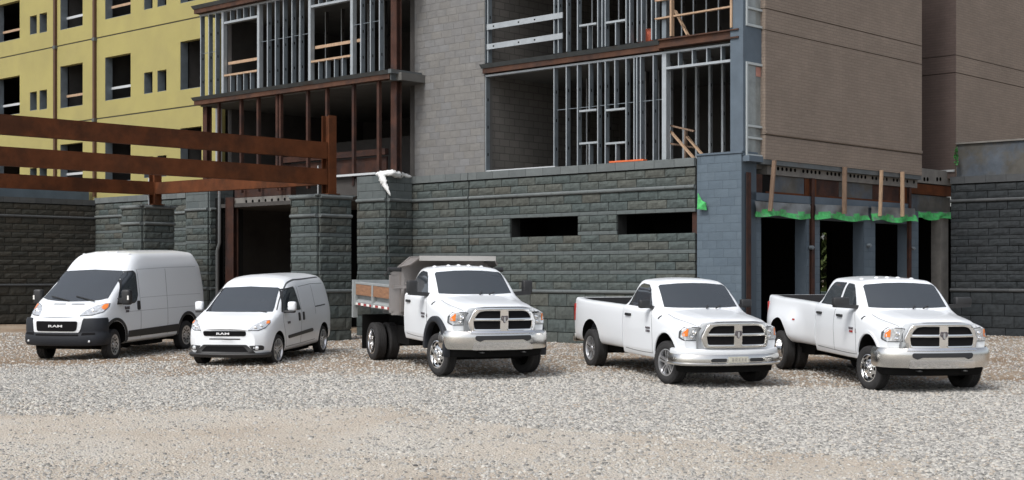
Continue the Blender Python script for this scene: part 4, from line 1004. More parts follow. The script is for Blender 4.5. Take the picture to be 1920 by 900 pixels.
        mm = MB(); mm.box(-.30, -.12, min(s * 1.08, s * 1.30), max(s * 1.08, s * 1.30), 1.30, 1.66); me2 = mm.mesh('mirror', [M['trim']]); bevel_mesh(me2, .05, 3); mo = link('side_mirror', me2, o)
        mm = MB(); mm.box(-.28, -.15, min(s * .96, s * 1.10), max(s * .96, s * 1.10), 1.34, 1.46); mm.build('mirror_arm', [M['trim']], mo)
        mm = MB(); mm.box(-.125, -.112, min(s * 1.25, s * 1.29), max(s * 1.25, s * 1.29), 1.42, 1.52); mm.build('mirror_lamp', [M['white']], mo)
        stick('hood_vent', decal(bv, rounded([(s * .08, 1.345), (s * .40, 1.345), (s * .42, 1.325), (s * .08, 1.325)], .005), 0, 1, .003, .02, .05), M['gap'], o)
    # grey bumper wrapping the nose
    bp = [(-.97, .44), (-.97, 1.0), (-.90, 1.055), (-.70, 1.03), (.70, 1.03), (.90, 1.055), (.97, 1.0), (.97, .44), (.8, .385), (-.8, .385)]
    path = spline([(.34, 1.02), (.50, 1.015), (.62, .97), (.73, .85), (.84, .55), (.885, .25), (.89, 0), (.885, -.25), (.84, -.55), (.73, -.85), (.62, -.97), (.50, -1.015), (.34, -1.02)], 5)
    bm_ = stick('bumper', sweep(path, [(-.10, 1.03), (-.012, 1.03), (.012, .98), (.018, .74), (.014, .70), (.035, .66), (.045, .55), (.038, .46), (.005, .40), (-.10, .38)]), M['grey_trim'], o, 35)
    cb = bvh_of(bm_.data)
    fr = stick('grille_surround', decal(cb, rounded([(-.62, .705), (-.66, 1.045), (.66, 1.045), (.60, .78), (.56, .705)], .03), 0, 1, .012, .04, .05), M['paint'], bm_)
    gr = stick('grille', decal(cb, rounded([(-.52, .735), (-.54, .965), (.54, .965), (.52, .78), (.48, .735)], .05), 0, 1, .022, .03, .05), M['mesh'], bm_)
    front_text('RAM', .078, 2.4, .938, 0, .85, M['letter'], gr, bold=.001)
    stick('lower_grille', decal(cb, rounded([(-.56, .625), (-.56, .665), (.56, .665), (.56, .625)], .01), 0, 1, .004, .03, .06), M['mesh'], bm_)
    for s in (-1, 1):
        stick('bumper_recess', decal(cb, rounded([(s * .62, .64), (s * .64, .70), (s * .90, .70), (s * .92, .65)], .015), 0, 1, .004, .03, .06), M['mesh'], bm_)
        b = MB(); b.lathe([(.03, 0), (.025, -.010), (0, -.014)], 14); me2 = b.mesh('bulb', [M['lens']], 40); h = cb.ray_cast(Vector((6, s * .80, .50)), Vector((-1, 0, 0))); link('fog_lamp', me2, bm_, h[0] + Vector((.012, 0, 0)), (0, 0, R(90)))
    roof_lamps(o, bv, -1.30, (-.62, -.28, 0, .28, .62), M['paint'])
    for x in (0, -3.45):
        for s in (-1, 1): wheel(o, x, s * .87, .37, .37, .23, .240, 'slots', 9 if x == 0 else 0)
    chassis(o, [(.6, -4.3, -.72, .72, .30, .44), (-.1, .1, -.75, .75, .26, .42), (-3.55, -3.35, -.75, .75, .26, .42), (-2.6, -1.5, .3, .75, .24, .36)])
    return o

build_van_pro()
build_van_city()
for _k in ('dump', '1500', '3500'): build_pickup(_k)
# ================================================================ BUILDING
UL = Vector((-.7313, .6821)); UE = Vector((.6821, .7313))       # the two directions of the building's walls
class Wall:
    """vertical plane: local x runs along the wall, local y points out of it, z is world height"""
    def __init__(s, o, d): s.o, s.d = Vector(o), Vector(d).normalized(); s.n = Vector((-s.d.y, s.d.x)); s.rz = math.atan2(s.d.y, s.d.x)
    def sz(s, px, py, off=0.0):
        d = Vector(((px - CX) / FPX, 1.0)); t = (s.o + s.n * off).dot(s.n) / d.dot(s.n)
        return ((d * t - s.o).dot(s.d), CAMZ - (py - HY) / FPX * t)
    def s(s_, px, off=0.0): return s_.sz(px, 500, off)[0]
    def w(s, a, off=0.0): return s.o + s.d * a + s.n * off
    def root(s, name, label, cat, group=None): return tag(empty(name, (s.o.x, s.o.y, 0), s.rz), label, cat, group)
Q = (5.40, 34.07)
WA = Wall(Q, UL)
WE = Wall(Q, -UE)
_cl = WA.w(WA.s(180)); WL = Wall(_cl, -UE)
WR = Wall((12.65, 41.9), UL)

_blk = {}
def block_mesh(Ln, H, rough, m, var, dep=.07):
    key = (round(Ln, 2), round(H, 3), rough, m.name, var)
    if key in _blk: return _blk[key]
    r = np.random.default_rng(hash((round(Ln, 2), round(H, 3), var)) % 99991)
    nx, nz = (5, 3) if rough else (2, 2)
    b = .010 if rough else .005; V, F = [], []
    for j in range(nz + 1):
        for i in range(nx + 1):
            x = Ln * i / nx; z = H * j / nz; e = i in (0, nx) or j in (0, nz)
            y = dep - (b if e else 0) + (0 if e else (r.random() * .016 * rough - .002))
            if e and rough: y += (r.random() - .6) * .007
            V.append((x + (0 if e or not rough else (r.random() - .5) * .03), y, z))
    ix = lambda i, j: j * (nx + 1) + i
    F = [(ix(i, j), ix(i + 1, j), ix(i + 1, j + 1), ix(i, j + 1)) for j in range(nz) for i in range(nx)]
    rim = [ix(i, 0) for i in range(nx + 1)] + [ix(nx, j) for j in range(1, nz + 1)] + [ix(i, nz) for i in range(nx - 1, -1, -1)] + [ix(0, j) for j in range(nz - 1, 0, -1)]
    k = len(V); V += [(V[i][0], 0.0, V[i][2]) for i in rim]; n = len(rim)
    F += [(rim[i], k + i, k + (i + 1) % n, rim[(i + 1) % n]) for i in range(n)]
    F = [f[::-1] for f in F]
    me = me_from('block', V, F, m); _blk[key] = me; return me

def trim_mesh(Ln, m, r=.05):
    key = ('trim', round(Ln, 2), m.name, round(r, 3))
    if key not in _blk:
        b = MB(); P = [(0, -r)] + [(.075 + r * .9 * math.cos(a), r * math.sin(a)) for a in np.linspace(-math.pi / 2, math.pi / 2, 7)] + [(0, r)]
        b.prism(P, 0, 0, Ln); _blk[key] = b.mesh('trim', [m], 40)
    return _blk[key]

MOD = [(0, .2, 'r'), (.2, .4, 'r'), (.4, .5, 's')]
def stone_courses(top='wall', base=-1.80):
    c = []
    hb = (-.46 - base) / 4
    for k in range(4): c.append((base + hb * k, base + hb * (k + 1), 'b'))
    c.append((-.46, -.36, 't'))
    for k in range(4):
        for a, b_, t in MOD: c.append((-.36 + .5 * k + a, -.36 + .5 * k + b_, t))
    if top == 'wall': c += [(1.64, 1.86, 'r'), (1.86, 2.09, 'r'), (2.09, 2.19, 't'), (2.19, 2.40, 'r'), (2.40, 2.61, 'r'), (2.63, 2.84, 'c')]
    elif top == 'pier': c += [(1.64, 1.86, 'r'), (1.86, 2.09, 'r'), (2.09, 2.19, 't'), (2.19, 2.41, 's'), (2.41, 2.63, 's'), (2.63, 2.84, 's')]
    elif top == 'pillar': c = [x for x in c if x[1] <= 1.55] + [(1.55, 1.65, 't'), (1.65, 1.85, 'r'), (1.85, 2.05, 'r'), (2.05, 2.16, 't')]
    return c

def lay(root, s0, s1, courses, mats, openings=(), off=0.0, rot=0.0, org=(0, 0), Lb=.61, dep=.07, limit=290, seed=0, names=None):
    """lay every stone of a face as a part of root; face runs along local x from s0 to s1 (turned by rot about org)"""
    rr = random.Random(seed); pieces = []
    for ci, (z0, z1, t) in enumerate(courses):
        L = Lb * (1.05 if t == 'b' else 1.0); x = s0 - (L * .5 if ci % 2 else 0) - rr.random() * .12
        segs = []
        while x < s1 - .02:
            x2 = x + L; a, b_ = max(x, s0), min(x2, s1)
            if b_ - a > .03: segs.append((a, b_))
            x = x2
        for (oa, ob, za, zb) in openings:
            if z0 < zb - .06 and z1 > za + .06:
                new = []
                for a, b_ in segs:
                    if b_ <= oa or a >= ob: new.append((a, b_))
                    else:
                        if oa - a > .04: new.append((a, oa))
                        if b_ - ob > .04: new.append((ob, b_))
                segs = new
        for a, b_ in segs:
            j = .019 if t in 'rb' else .009
            if t == 't': pieces.append(('trim_stone', trim_mesh(b_ - a - .006, mats['t'], (z1 - z0) / 2), a + .003, (z0 + z1) / 2, t))
            else:
                ro = 1 if t in 'rb' else 0
                m = mats[{'r': 'r', 'b': 'r', 's': 's', 'c': 'c'}[t]]
                pieces.append(({'c': 'cap_stone', 's': 'band_stone' if len(courses) < 22 and any(q[2] == 'r' for q in courses) else 'block'}.get(t, 'block'), block_mesh(b_ - a - j, z1 - z0 - j, ro, m, rr.randrange(6), dep + (.035 if t == 'c' else (.012 if t == 'b' else (-.012 if t == 's' else 0)))), a + j / 2, z0 + j / 2, t))
    cr, sr = math.cos(rot), math.sin(rot)
    def put(x): return (org[0] + cr * x - sr * off, org[1] + sr * x + cr * off)
    single, rest, cnt = [], [], {}
    for q in sorted(pieces, key=lambda q: 'rbcts'.index(q[4])):
        cnt[q[0]] = cnt.get(q[0], 0) + 1
        (single if cnt[q[0]] <= limit else rest).append(q)
    for nm, me, x, z, t in single:
        p = put(x); link(nm, me, root, (p[0], p[1], z + CAMZ), (0, 0, rot))
    if rest:
        V, F, mi, ms = [], [], [], []
        for nm, me, x, z, t in rest:
            k = len(V); m = me.materials[0]
            if m not in ms: ms.append(m)
            p = put(x)
            V += [(p[0] + cr * v.co.x - sr * v.co.y, p[1] + sr * v.co.x + cr * v.co.y, v.co.z + z + CAMZ) for v in me.vertices]
            F += [tuple(i + k for i in q.vertices) for q in me.polygons]; mi += [ms.index(m)] * len(me.polygons)
        tag(link('band_stones', me_from('band_stones', V, F, ms, mi), root), kind='stuff')

def cells(b, x0, x1, z0, z1, y0, y1, openings, mi=0):
    """a slab in the x-z plane, from y0 (back) to y1 (front), with rectangular openings"""
    xs = sorted({x0, x1} | {min(max(v, x0), x1) for o in openings for v in o[:2]})
    for a, c in zip(xs[:-1], xs[1:]):
        if c - a < 1e-5: continue
        zz = sorted([(max(o[2], z0), min(o[3], z1)) for o in openings if o[0] <= a + 1e-6 and o[1] >= c - 1e-6 and o[3] > z0 and o[2] < z1]); z = z0
        for za, zb in zz + [(z1, z1)]:
            if za - z > 1e-5: b.box(a, c, y0, y1, z, za, mi)
            z = max(z, zb)

MS = {'r': M['stone'], 's': M['band'], 'c': M['capstone'], 't': M['capstone']}
MD = {'r': M['stone_dark'], 's': M['stone_dark'], 'c': M['capdark'], 't': M['capdark']}
ML = {'r': M['stone_left_shaded'], 's': M['stone_left_shaded'], 'c': M['capdark'], 't': M['capdark']}

def stone_wall(W, label, s0, s1, mats, openings=(), joints=(), off=0.0, top='wall', thick=.35, seed=1, base=-1.80, zt=2.82, name='stone_wall', cat='stone wall', ang=0):
    r = W.root(name, label, cat)
    b = MB(); cells(b, s0, s1, base + CAMZ - .4, zt + CAMZ - .015, off - thick, off, [(a, c, za + CAMZ, zb + CAMZ) for a, c, za, zb in openings])
    b.build('mortar_backing', [M['mortar']], r)
    lay(r, s0, s1, stone_courses(top, base), mats, list(openings) + [(x - .009, x + .009, -9, 9) for x in joints], off=off, seed=seed)
    return r

# ---- centre wall with two slot windows
s_in = WA.s(775); s_pr = WA.s(1306)
W1 = (WA.s(1086), WA.s(959)); W2 = (WA.s(1306), WA.s(1159))
zo = (1.0, 1.54)
cw = stone_wall(WA, 'grey split-face stone wall with two slot openings behind the dump truck', s_pr, s_in, MS, [(W1[0], W1[1], *zo), (W2[0] - .01, W2[1], *zo)], joints=[WA.s(882)], seed=2)
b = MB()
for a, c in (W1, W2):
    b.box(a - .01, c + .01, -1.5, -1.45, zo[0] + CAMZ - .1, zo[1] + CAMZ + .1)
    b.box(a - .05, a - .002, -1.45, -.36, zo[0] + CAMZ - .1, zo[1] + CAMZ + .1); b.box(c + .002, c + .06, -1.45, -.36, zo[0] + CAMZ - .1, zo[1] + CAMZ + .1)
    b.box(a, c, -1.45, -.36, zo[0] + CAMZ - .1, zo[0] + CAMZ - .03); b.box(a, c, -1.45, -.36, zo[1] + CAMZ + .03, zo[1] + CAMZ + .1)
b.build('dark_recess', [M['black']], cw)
for a, c in (W1, W2):
    b = MB(); b.box(c + .0005, c + .012, -.34, -.01, zo[0] + CAMZ, zo[1] + CAMZ); b.build('jamb', [M['bluecoat']], cw)
b = MB(); b.box(W2[0] + .002, W2[0] + .14, -.30, -.02, zo[0] + CAMZ, zo[1] + CAMZ); b.build('jamb', [M['rustdark']], cw)

# ---- far stone base under the yellow wing, left wing wall, right wall
stone_wall(WA, 'grey split-face stone base running under the yellow wing', WA.s(352), WA.s(180) - .02, MS, seed=3, off=0.0)
lw_ = stone_wall(WL, 'low brown-grey stone wing wall at the left edge behind the tall van', .02, 6.2, ML, seed=4); lw_.scale.z = .951; lw_.location.z = .158
b = MB(); b.box(.05, 6.2, -.75, -.40, 2.7 + CAMZ, 3.32 + CAMZ); rb = WL.root('parapet', 'plain blue-grey parapet showing above the left wing wall', 'parapet'); b.build('coated_block', [M['bluecoat']], rb)
rw = stone_wall(WR, 'charcoal painted stone wall at the right edge behind the four-door pickup', WR.s(2010), -.0, MD, seed=5)
r = WR.root('parapet', 'dark stained concrete parapet on top of the charcoal wall', 'parapet')
b = MB(); b.box(WR.s(2010), -.05, -.60, -.20, 2.70 + CAMZ, 3.78 + CAMZ); b.build('concrete_face', [M['dkconc']], r)
b = MB(); b.box(WR.s(2010), -.05, -.62, -.14, 3.785 + CAMZ, 3.83 + CAMZ); b.build('coping', [M['concrete']], r)

# ---- piers of the projecting bay
OB = .99
PR0, PR1 = WA.s(726, OB), WA.s(672, OB)
def pier(label, sa, sb, right=True, seed=7):
    r = WA.root('stone_pier', label, 'stone pier')
    b = MB(); b.box(sa, sb, -.35, OB, CAMZ - 2.1, 2.82 + CAMZ); b.build('mortar_backing', [M['mortar']], r)
    lay(r, sa, sb, stone_courses('pier'), MS, off=OB, seed=seed)
    if right: lay(r, 0, OB - .08, stone_courses('pier'), MS, rot=math.pi / 2, org=(sa, .085), seed=seed + 1)
    return r
pier('stone pier under the white plastic wrap, right end of the open bay', PR0, PR1, seed=8)
pier('stone pier right of the back pillar, left end of the open bay', WA.s(392, OB), WA.s(351, OB), right=True, seed=10)

# ---- free-standing portico pillars
def pillar(px, depth, label, seed):
    c = Vector(((px - CX) / FPX * depth, depth)); w = 1.10
    r = tag(empty('stone_pillar', (c.x, c.y, 0), WA.rz), label, 'stone pillar', 'stone pillars carrying the steel portico')
    b = MB(); b.box(.0, w, -w, 0, CAMZ - 2.1, 2.13 + CAMZ); b.build('mortar_core', [M['mortar']], r)
    co = stone_courses('pillar')
    lay(r, 0, w, co, MS, off=0, seed=seed, Lb=.55); lay(r, 0, w, co, MS, rot=math.pi / 2, org=(0, -w), seed=seed + 1, Lb=.55)
    lay(r, 0, w, [x for x in co if x[2] != 't'], MS, rot=-math.pi / 2, org=(w, 0), seed=seed + 2, Lb=.55)
    b = MB(); b.box(-.10, w + .10, -w - .10, .10, 2.13 + CAMZ, 2.17 + CAMZ); b.build('cap', [M['capstone']], r)
    return r, c
pf, PFC = pillar(597, 38.6, 'front stone pillar beside the small van, under the rusty post', 20)
pb, PBC = pillar(268, 44.4, 'back stone pillar rising behind the roof of the tall van', 30)

# ---- rusty portico steel
pr = tag(empty('steel_portico', (0, 0, 0)), 'rusty steel beams and posts of the unfinished portico on the left', 'steel frame')
def ibeam(name, a, c, h, wd, parent, m=None):
    a, c = Vector(a), Vector(c); d = (c - a).normalized(); u = Vector((0, 0, 1)); sd = d.cross(u).normalized()
    b = MB(); z = u * (h / 2 - .012)
    for k in (1, -1): b.bar(a + z * k, c + z * k, wd, .024)
    for k in (1, -1): b.bar(a + sd * (wd / 2 - .006) * k, c + sd * (wd / 2 - .006) * k, .012, h - .05)
    return b.build(name, [m or M['rust']], parent)
e3 = Vector((UE.x, UE.y, 0)); l3 = Vector((UL.x, UL.y, 0)); n3 = -e3
cf = Vector((PFC.x, PFC.y, 0)) + l3 * .10 - n3 * .45; cb = Vector((PBC.x, PBC.y, 0)) + l3 * .02 - n3 * .45
zz = lambda z: Vector((0, 0, z + CAMZ))
ibeam('beam', cf - e3 * 12 + zz(3.34), cf - e3 * .12 + zz(3.34), .44, .2, pr)
ibeam('beam', cf - e3 * 12 + zz(2.64), cf - e3 * .12 + zz(2.64), .42, .2, pr)
ibeam('beam', cb - e3 * 9 + zz(2.68), cb - e3 * .12 + zz(2.68), .40, .2, pr)
ibeam('beam', cb - l3 * .14 + zz(2.68), cf + l3 * .14 + zz(2.62), .36, .2, pr)
for c, h in ((cf, 4.28), (cb, 3.5)):
    b = MB(); z0, z1 = 2.17 + CAMZ, h + CAMZ
    o_ = Vector((c.x, c.y, 0))
    for k in (-1, 1): b.bar(o_ + l3 * .14 * k + Vector((0, 0, z0)), o_ + l3 * .14 * k + Vector((0, 0, z1)), .26, .024, 0, (l3.x, l3.y, 0))
    b.bar(o_ + Vector((0, 0, z0)), o_ + Vector((0, 0, z1)), .02, .25, 0, (l3.x, l3.y, 0))
    b.bar(o_ + Vector((0, 0, z0)), o_ + Vector((0, 0, z0 + .025)), .42, .42, 0, (l3.x, l3.y, 0))
    b.build('post', [M['rust']], pr)
b = MB(); b.tube([cf + l3 * .24 - e3 * .18 + zz(2.17), cf + l3 * .24 - e3 * .18 + zz(2.95)], .022, 6); b.build('anchor_rod', [M['flash']], pr)
b = MB(); b.tube([cb + l3 * .02 - e3 * .22 + zz(2.17), cb + l3 * .02 - e3 * .22 + zz(2.98)], .022, 6); b.build('anchor_rod', [M['flash']], pr)

# ---- yellow wing
OY = -.15
yw = WA.root('yellow_wing', 'unfinished building wing with yellow wall sheathing, empty windows and brown downpipes', 'building')
SY0, SY1 = WA.s(412, OY), WA.s(-130, OY)
def win(pxl, pxr, yt, yb): 
    a = WA.s(pxr, OY); c = WA.s(pxl, OY); return (a, c, WA.sz(pxr, yb, OY)[1], WA.sz(pxr, yt, OY)[1])
base = [win(-6, 37, 141, 213), win(56, 69, 171, 206), win(74, 88, 167.5, 204), win(113, 155, 117, 197), win(197, 245, 99, 182), win(270, 286, 134, 174), win(295, 312, 130, 170), win(338, 378, 71, 163)]
base += [win(-75, -50, 150, 230)]
SH = 2.97
ops = [(a, c, z0 + SH * k, z1 + SH * k) for k in (-1, 0, 1, 2) for a, c, z0, z1 in base]
zj = WA.sz(155, 77, OY)[1]
levels = [2.60 + CAMZ] + [zj + SH * k for k in (-1, 0, 1)] + [zj + SH * 2.2]
for z0, z1 in zip(levels[:-1], levels[1:]):
    b = MB(); cells(b, SY0, SY1, z0 + (.025 if z0 > 2.7 + CAMZ else 0), z1 - .025, OY - .22, OY, ops); b.build('sheathing', [M['yellow']], yw)
for z in levels[1:-1]:
    b = MB(); b.box(SY0, SY1, OY - .20, OY - .02, z - .03, z + .03); b.build('floor_joint', [M['joint']], yw)
for px in (105.5, 179.5):
    x = WA.s(px, OY); b = MB(); b.box(x - .065, x + .065, OY, OY + .10, 2.9 + CAMZ, 12 + CAMZ); dp = b.build('downpipe', [M['brownpipe']], yw)
    for z in levels[1:-1]: b = MB(); b.box(x - .085, x + .085, OY, OY + .12, z - .10, z + .02); b.build('bracket', [M['primer']], dp)
for k in (-1, 0, 1, 2):
    for i, (a, c, z0, z1) in enumerate(base):
        z0 += SH * k; z1 += SH * k
        b = MB(); b.box(c - .012, c - .001, OY - .30, OY - .012, z0, z1); b.box(a + .001, c - .012, OY - .30, OY - .012, z0 + .0005, z0 + .015); fr = b.build('window_frame', [M['zincshade']], yw)
        if c - a > .8:
            gz = z0 + (z1 - z0) * .30
            if i not in (7,): b = MB(); b.box(a - .05, c + .05, OY - .30, OY - .26, gz - .045, gz + .045); b.build('guard_board', [M['lumber'] if (i + k) % 2 else M['flash']], fr)
            b = MB(); b.box((a + c) / 2 + .08, (a + c) / 2 + .12, OY - .9, OY - .78, z0 - .3, z1 - .25); b.build('stud', [M['zincshade']], fr)
        elif c - a > .3:
            b = MB(); b.box(a + .10, a + .135, OY - .42, OY - .34, z0 - .2, z1 + .1); b.build('stud', [M['zincshade']], fr)
b = MB(); b.box(SY0, SY1 + 6, -5.2, -5.0, 2.0, 18); b.box(SY1 - .1, SY1, -5, OY - .23, 2.0, 18); b.box(SY0, SY1, -5, OY - .3, 17.9, 18)
for k in range(-1, 3): b.box(SY0, SY1, -5.0, OY - .23, zj + SH * k - .12, zj + SH * k + .12)
for x in [SY0 + .0, WA.s(330), WA.s(258), WA.s(180), WA.s(105), WA.s(46)]: b.box(x, x + .1, -5.0, OY - .4, 2.0, 13)
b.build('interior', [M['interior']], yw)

# ---- decks and back walls of the open frame
core = WA.root('building_frame', 'dim concrete decks and partitions behind the steel studs', 'building')
F1, F2, F3 = 2.80 + CAMZ, 5.80 + CAMZ, 8.77 + CAMZ
sB1 = WA.s(365, OB)
def deck(s0, s1, y0, y1, z0, z1, m='soffit'): b = MB(); b.box(s0, s1, y0, y1, z0, z1); return b.build('deck', [M[m]], core)
s91 = WA.s(910, -.12)
for z in (F2, F3): deck(.15, s91, -6, -.26, z - .30, z - .08); deck(s_in - .4, sB1 - .1, -6, OB - .16, z - .30, z - .08)
deck(.15, s_in, -6, -.36, F1 - .25, F1 - .03); 
b = MB(); b.box(.15, sB1, -6.2, -6.0, F1, 12); b.box(5.6, sB1, -6.2, -6.0, 0, F1 - .002); b.box(.15, .35, -6, -.3, F1, 12); b.build('back_wall', [M['interior']], core)
b = MB(); b.box(s91 + .02, s91 + .22, -6, -.30, F1, 12); b.build('party_wall', [brick_mat('dim_block', (.16, .15, .14), (.13, .125, .115), (.09, .085, .08), .4, .2, .012)], core)
b = MB(); b.box(s_in + .2, s_in + .4, -6, -.25, 0, 12); b.build('party_wall', [M['interior']], core)
b = MB(); b.box(sB1 - .3, sB1 - .1, -6, -.25, 0, 12); b.build('party_wall', [M['interior']], core)
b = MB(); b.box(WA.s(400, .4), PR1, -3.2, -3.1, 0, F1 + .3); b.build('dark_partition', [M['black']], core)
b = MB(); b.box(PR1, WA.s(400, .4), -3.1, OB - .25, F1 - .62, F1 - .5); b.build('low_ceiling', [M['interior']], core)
b = MB(); b.box(s_in + .3, sB1 - .4, -2.75, -2.65, F1 - .1, F1 + 1.6); b.build('inner_panel', [M['interior']], core)

# ---- concrete block wall between the two framed bays
OC = -.10
cm = WA.root('block_wall', 'tall bare concrete block wall between the two framed bays', 'block wall')
c0, c1 = WA.s(909, OC), s_in + .05
b = MB(); b.box(c0, c1, OC - .3, OC, F1 + .03, 12); b.build('joint_backing', [M['cmu_joint']], cm)
cr_ = [(2.85 + .203 * k, 2.85 + .203 * (k + 1), 's') for k in range(26)]
lay(cm, c0, c1, cr_, {'s': M['cmu']}, off=OC, Lb=.406, dep=.022, seed=40, limit=299)

# ---- metal stud framing
def stud(parent, x, y, z0, z1, w=.034, d=.15, m=None, name='stud'):
    """C-shaped stud, web on the low-s side"""
    b = MB(); b.box(x, x + .012, y - d, y, z0, z1, 1); b.box(x + .012, x + w, y - .012, y, z0, z1, 0); b.box(x + .012, x + w, y - d, y - d + .012, z0, z1, 0)  # web box takes the painted shade tone, flanges the brighter zinc
    n = int((z1 - z0) / .75)
    for k in range(n): b.box(x - .002, x, y - d * .62, y - d * .38, z0 + .45 + k * .75, z0 + .53 + k * .75, 2)
    return b.build(name, [M['zinc'], m or M['zincshade'], M['black']], parent)
def track(parent, x0, x1, y, z, h=.05, d=.15, m='zinc', name='track'):
    b = MB(); b.box(x0, x1, y - d, y + .003, z - h / 2, z + h / 2); return b.build(name, [M[m]], parent)
OS = -.12
fr = WA.root('stud_framing', 'galvanised stud framing of the open storeys above the slot-window wall', 'steel framing')
S = lambda px: WA.s(px, OS)
Zp = lambda px, py: WA.sz(px, py, OS)[1]
z0, z1 = F1 + .04, F2 - .30
for px, h in ((910, 0), (1038, 0), (1061, 0), (1082, 0), (1104, 1), (1120, 0), (1134, 0), (1152, 1), (1173, 0), (1188, 0), (1193, 0), (1200, 0), (1224, 0)):
    stud(fr, S(px) - .03, OS, (Zp(px, 205) if h else z0), z1)
b = MB(); b.box(S(1249), S(1241), OS - .16, OS, z0, z1); b.build('jamb_stud', [M['zinc']], fr)
track(fr, S(1390), S(908), OS, z1 - .02); track(fr, S(1040), S(912), OS, z0 + .02, .05, .15, 'flash')
for pa, pb_, y in ((1086, 1118, 207), (1136, 1172, 205), (1086, 1120, 268), (1136, 1172, 268)):
    track(fr, S(pb_), S(pa), OS, Zp((pa + pb_) / 2, y), .05)
for px in (1104, 1154): stud(fr, S(px) - .03, OS, z0, Zp(px, 268))
zh = Zp(1249, 128)
track(fr, S(1387), S(1249), OS, zh, .06)
for px in (1272, 1298, 1325, 1352, 1373): stud(fr, S(px) - .02, OS, zh, z1)
for k, px in enumerate((1256, 1281, 1305, 1330, 1354, 1376)): stud(fr, WA.s(px, -1.5) - .03, -1.5, F1, F2 - .32, .06, .10, M['zinc'], 'inner_stud')
for k, px in enumerate((1066, 1100, 1140, 1178, 1210, 1235)): stud(fr, WA.s(px, -2.4) - .03, -2.4, F1, F2 - .32, .05, .13, M['interior'], 'inner_stud')
zb_ = Zp(1100, 200); b = MB(); b.bar((S(1249), OS - .075, zb_), (S(1042), OS - .075, zb_), .02, .014); b.build('bridging_bar', [M['zincshade']], fr)
# upper storey
z0, z1 = F2 + .04, F3 - .3
for px, h in ((909, 0), (914, 0), (1038, 0), (1046, 0), (1062, 0), (1082, 0), (1120, 0), (1128, 0), (1134, 0), (1173, 0), (1180, 0), (1194, 0), (1202, 0), (1221, 0), (1229, 0)):
    stud(fr, S(px) - .03, OS, z0, z1)
b = MB(); b.box(S(1249), S(1241), OS - .16, OS, z0, z1); b.build('jamb_stud', [M['zincshade']], fr)
track(fr, S(1390), S(908), OS, z1)
for pa, pb_, y in ((1086, 1118, 46), (1136, 1172, 40)):
    track(fr, S(pb_), S(pa), OS, Zp((pa + pb_) / 2, y), .05); stud(fr, S((pa + pb_) / 2) - .02, OS, z0, Zp((pa + pb_) / 2, y))
for y in (51, 88):
    z = Zp(916, y); b = MB(); b.box(S(1056), S(914), OS + .004, OS + .03, z - .075, z + .075)
    g = b.build('guard_rail', [M['zinc']], fr)
    for px in (928, 975, 1005): b = MB(); b.box(S(px), S(px) + .05, OS + .03, OS + .034, z - .02, z + .02); b.build('punched_hole', [M['black']], g)
for k, px in enumerate((1256, 1278, 1300, 1324, 1347, 1372, 1212, 1160, 1110)): stud(fr, WA.s(px, -2.0) - .03, -2.0, F2, F3, .05, .12, M['interior'], 'inner_stud')
# slab edges
def ledge(root, s0, s1, off, z, split=None):
    b = MB(); b.add([(s0, off - .3, z), (s1, off - .3, z), (s1, off + .16, z - .02), (s0, off + .16, z - .02), (s0, off - .3, z - .12), (s1, off - .3, z - .12), (s1, off + .07, z - .12), (s0, off + .07, z - .12)], [(0, 1, 2, 3), (3, 2, 6, 7), (0, 4, 5, 1), (4, 7, 6, 5), (0, 3, 7, 4), (1, 5, 6, 2)])
    b.build('slab_edge', [M['primer']], root)
    b = MB(); b.box(s0 + .01, s1 - .03, off - .16, off + .05, z - .26, z - .122); b.build('edge_beam', [M['rustedge']], root)
ledge(fr, S(1240), s91 + .06, OS + .03, F2)
ledge(fr, S(1240), s91 + .06, OS + .03, F3)
for z in (F2, F3):
    b = MB(); b.box(S(1391), S(1240) - .01, OS - .14, OS + .10, z - .22, z + .0); b.box(S(1391), S(1240) - .01, OS + .10, OS + .16, z - .22, z - .18); b.box(S(1391), S(1240) - .01, OS + .10, OS + .16, z - .03, z); b.build('channel_beam', [M['rustedge']], fr)

# ---- projecting bay on the left
fb = WA.root('stud_framing', 'galvanised stud framing and rusty steel posts of the projecting bay beside the yellow wing', 'steel framing')
S = lambda px: WA.s(px, OB - .14)
Zp = lambda px, py: WA.sz(px, py, OB - .14)[1]
YB = OB - .14
z0, z1 = F2 + .02, F3 - .3
for px in (376, 391, 404, 501, 516, 531, 547, 562, 676, 694, 711): stud(fb, S(px) - .03, YB, z0, z1, .045, .15)
for px in (417, 484, 580, 659): b = MB(); b.box(S(px) - .055, S(px) + .055, YB - .15, YB, z0, z1); b.build('jamb_stud', [M['zinc']], fb)
track(fb, S(735), S(374), YB, z1, .06)
for pa, pb_, yh, ys, yl in ((420, 482, 37, 137, 113), (583, 657, 5, 110, 82)):
    xm = (pa + pb_) / 2; zh = Zp(xm, yh); zs = Zp(xm, ys); zl = Zp(xm, yl)
    track(fb, S(pb_), S(pa), YB, zh, .07); track(fb, S(pb_), S(pa), YB, zs, .06, .15, 'lumber', 'sill_board'); track(fb, S(pb_ + (12 if pa > 500 else 0)), S(pa), YB - .16, zl, .09, .04, 'lumber', 'guard_board')
    n = 4
    for k in range(1, n + 1):
        x = S(pa) + (S(pb_) - S(pa)) * k / (n + 1); stud(fb, x - .02, YB, z0, zs); stud(fb, x - .02, YB, zh, z1)
for pa, pb_, y in ((486, 578, 70), (661, 712, 42), (376, 404, 98)):
    z = Zp((pa + pb_) / 2, y); b = MB(); b.bar((S(pb_), YB - .075, z), (S(pa), YB - .075, z), .02, .014); b.build('bridging_bar', [M['zincshade']], fb)
for px in (395, 470, 468, 560, 610, 640, 690, 720): stud(fb, WA.s(px, -1.5) - .03, -1.5, F2, F3, .05, .12, M['interior'], 'inner_stud')
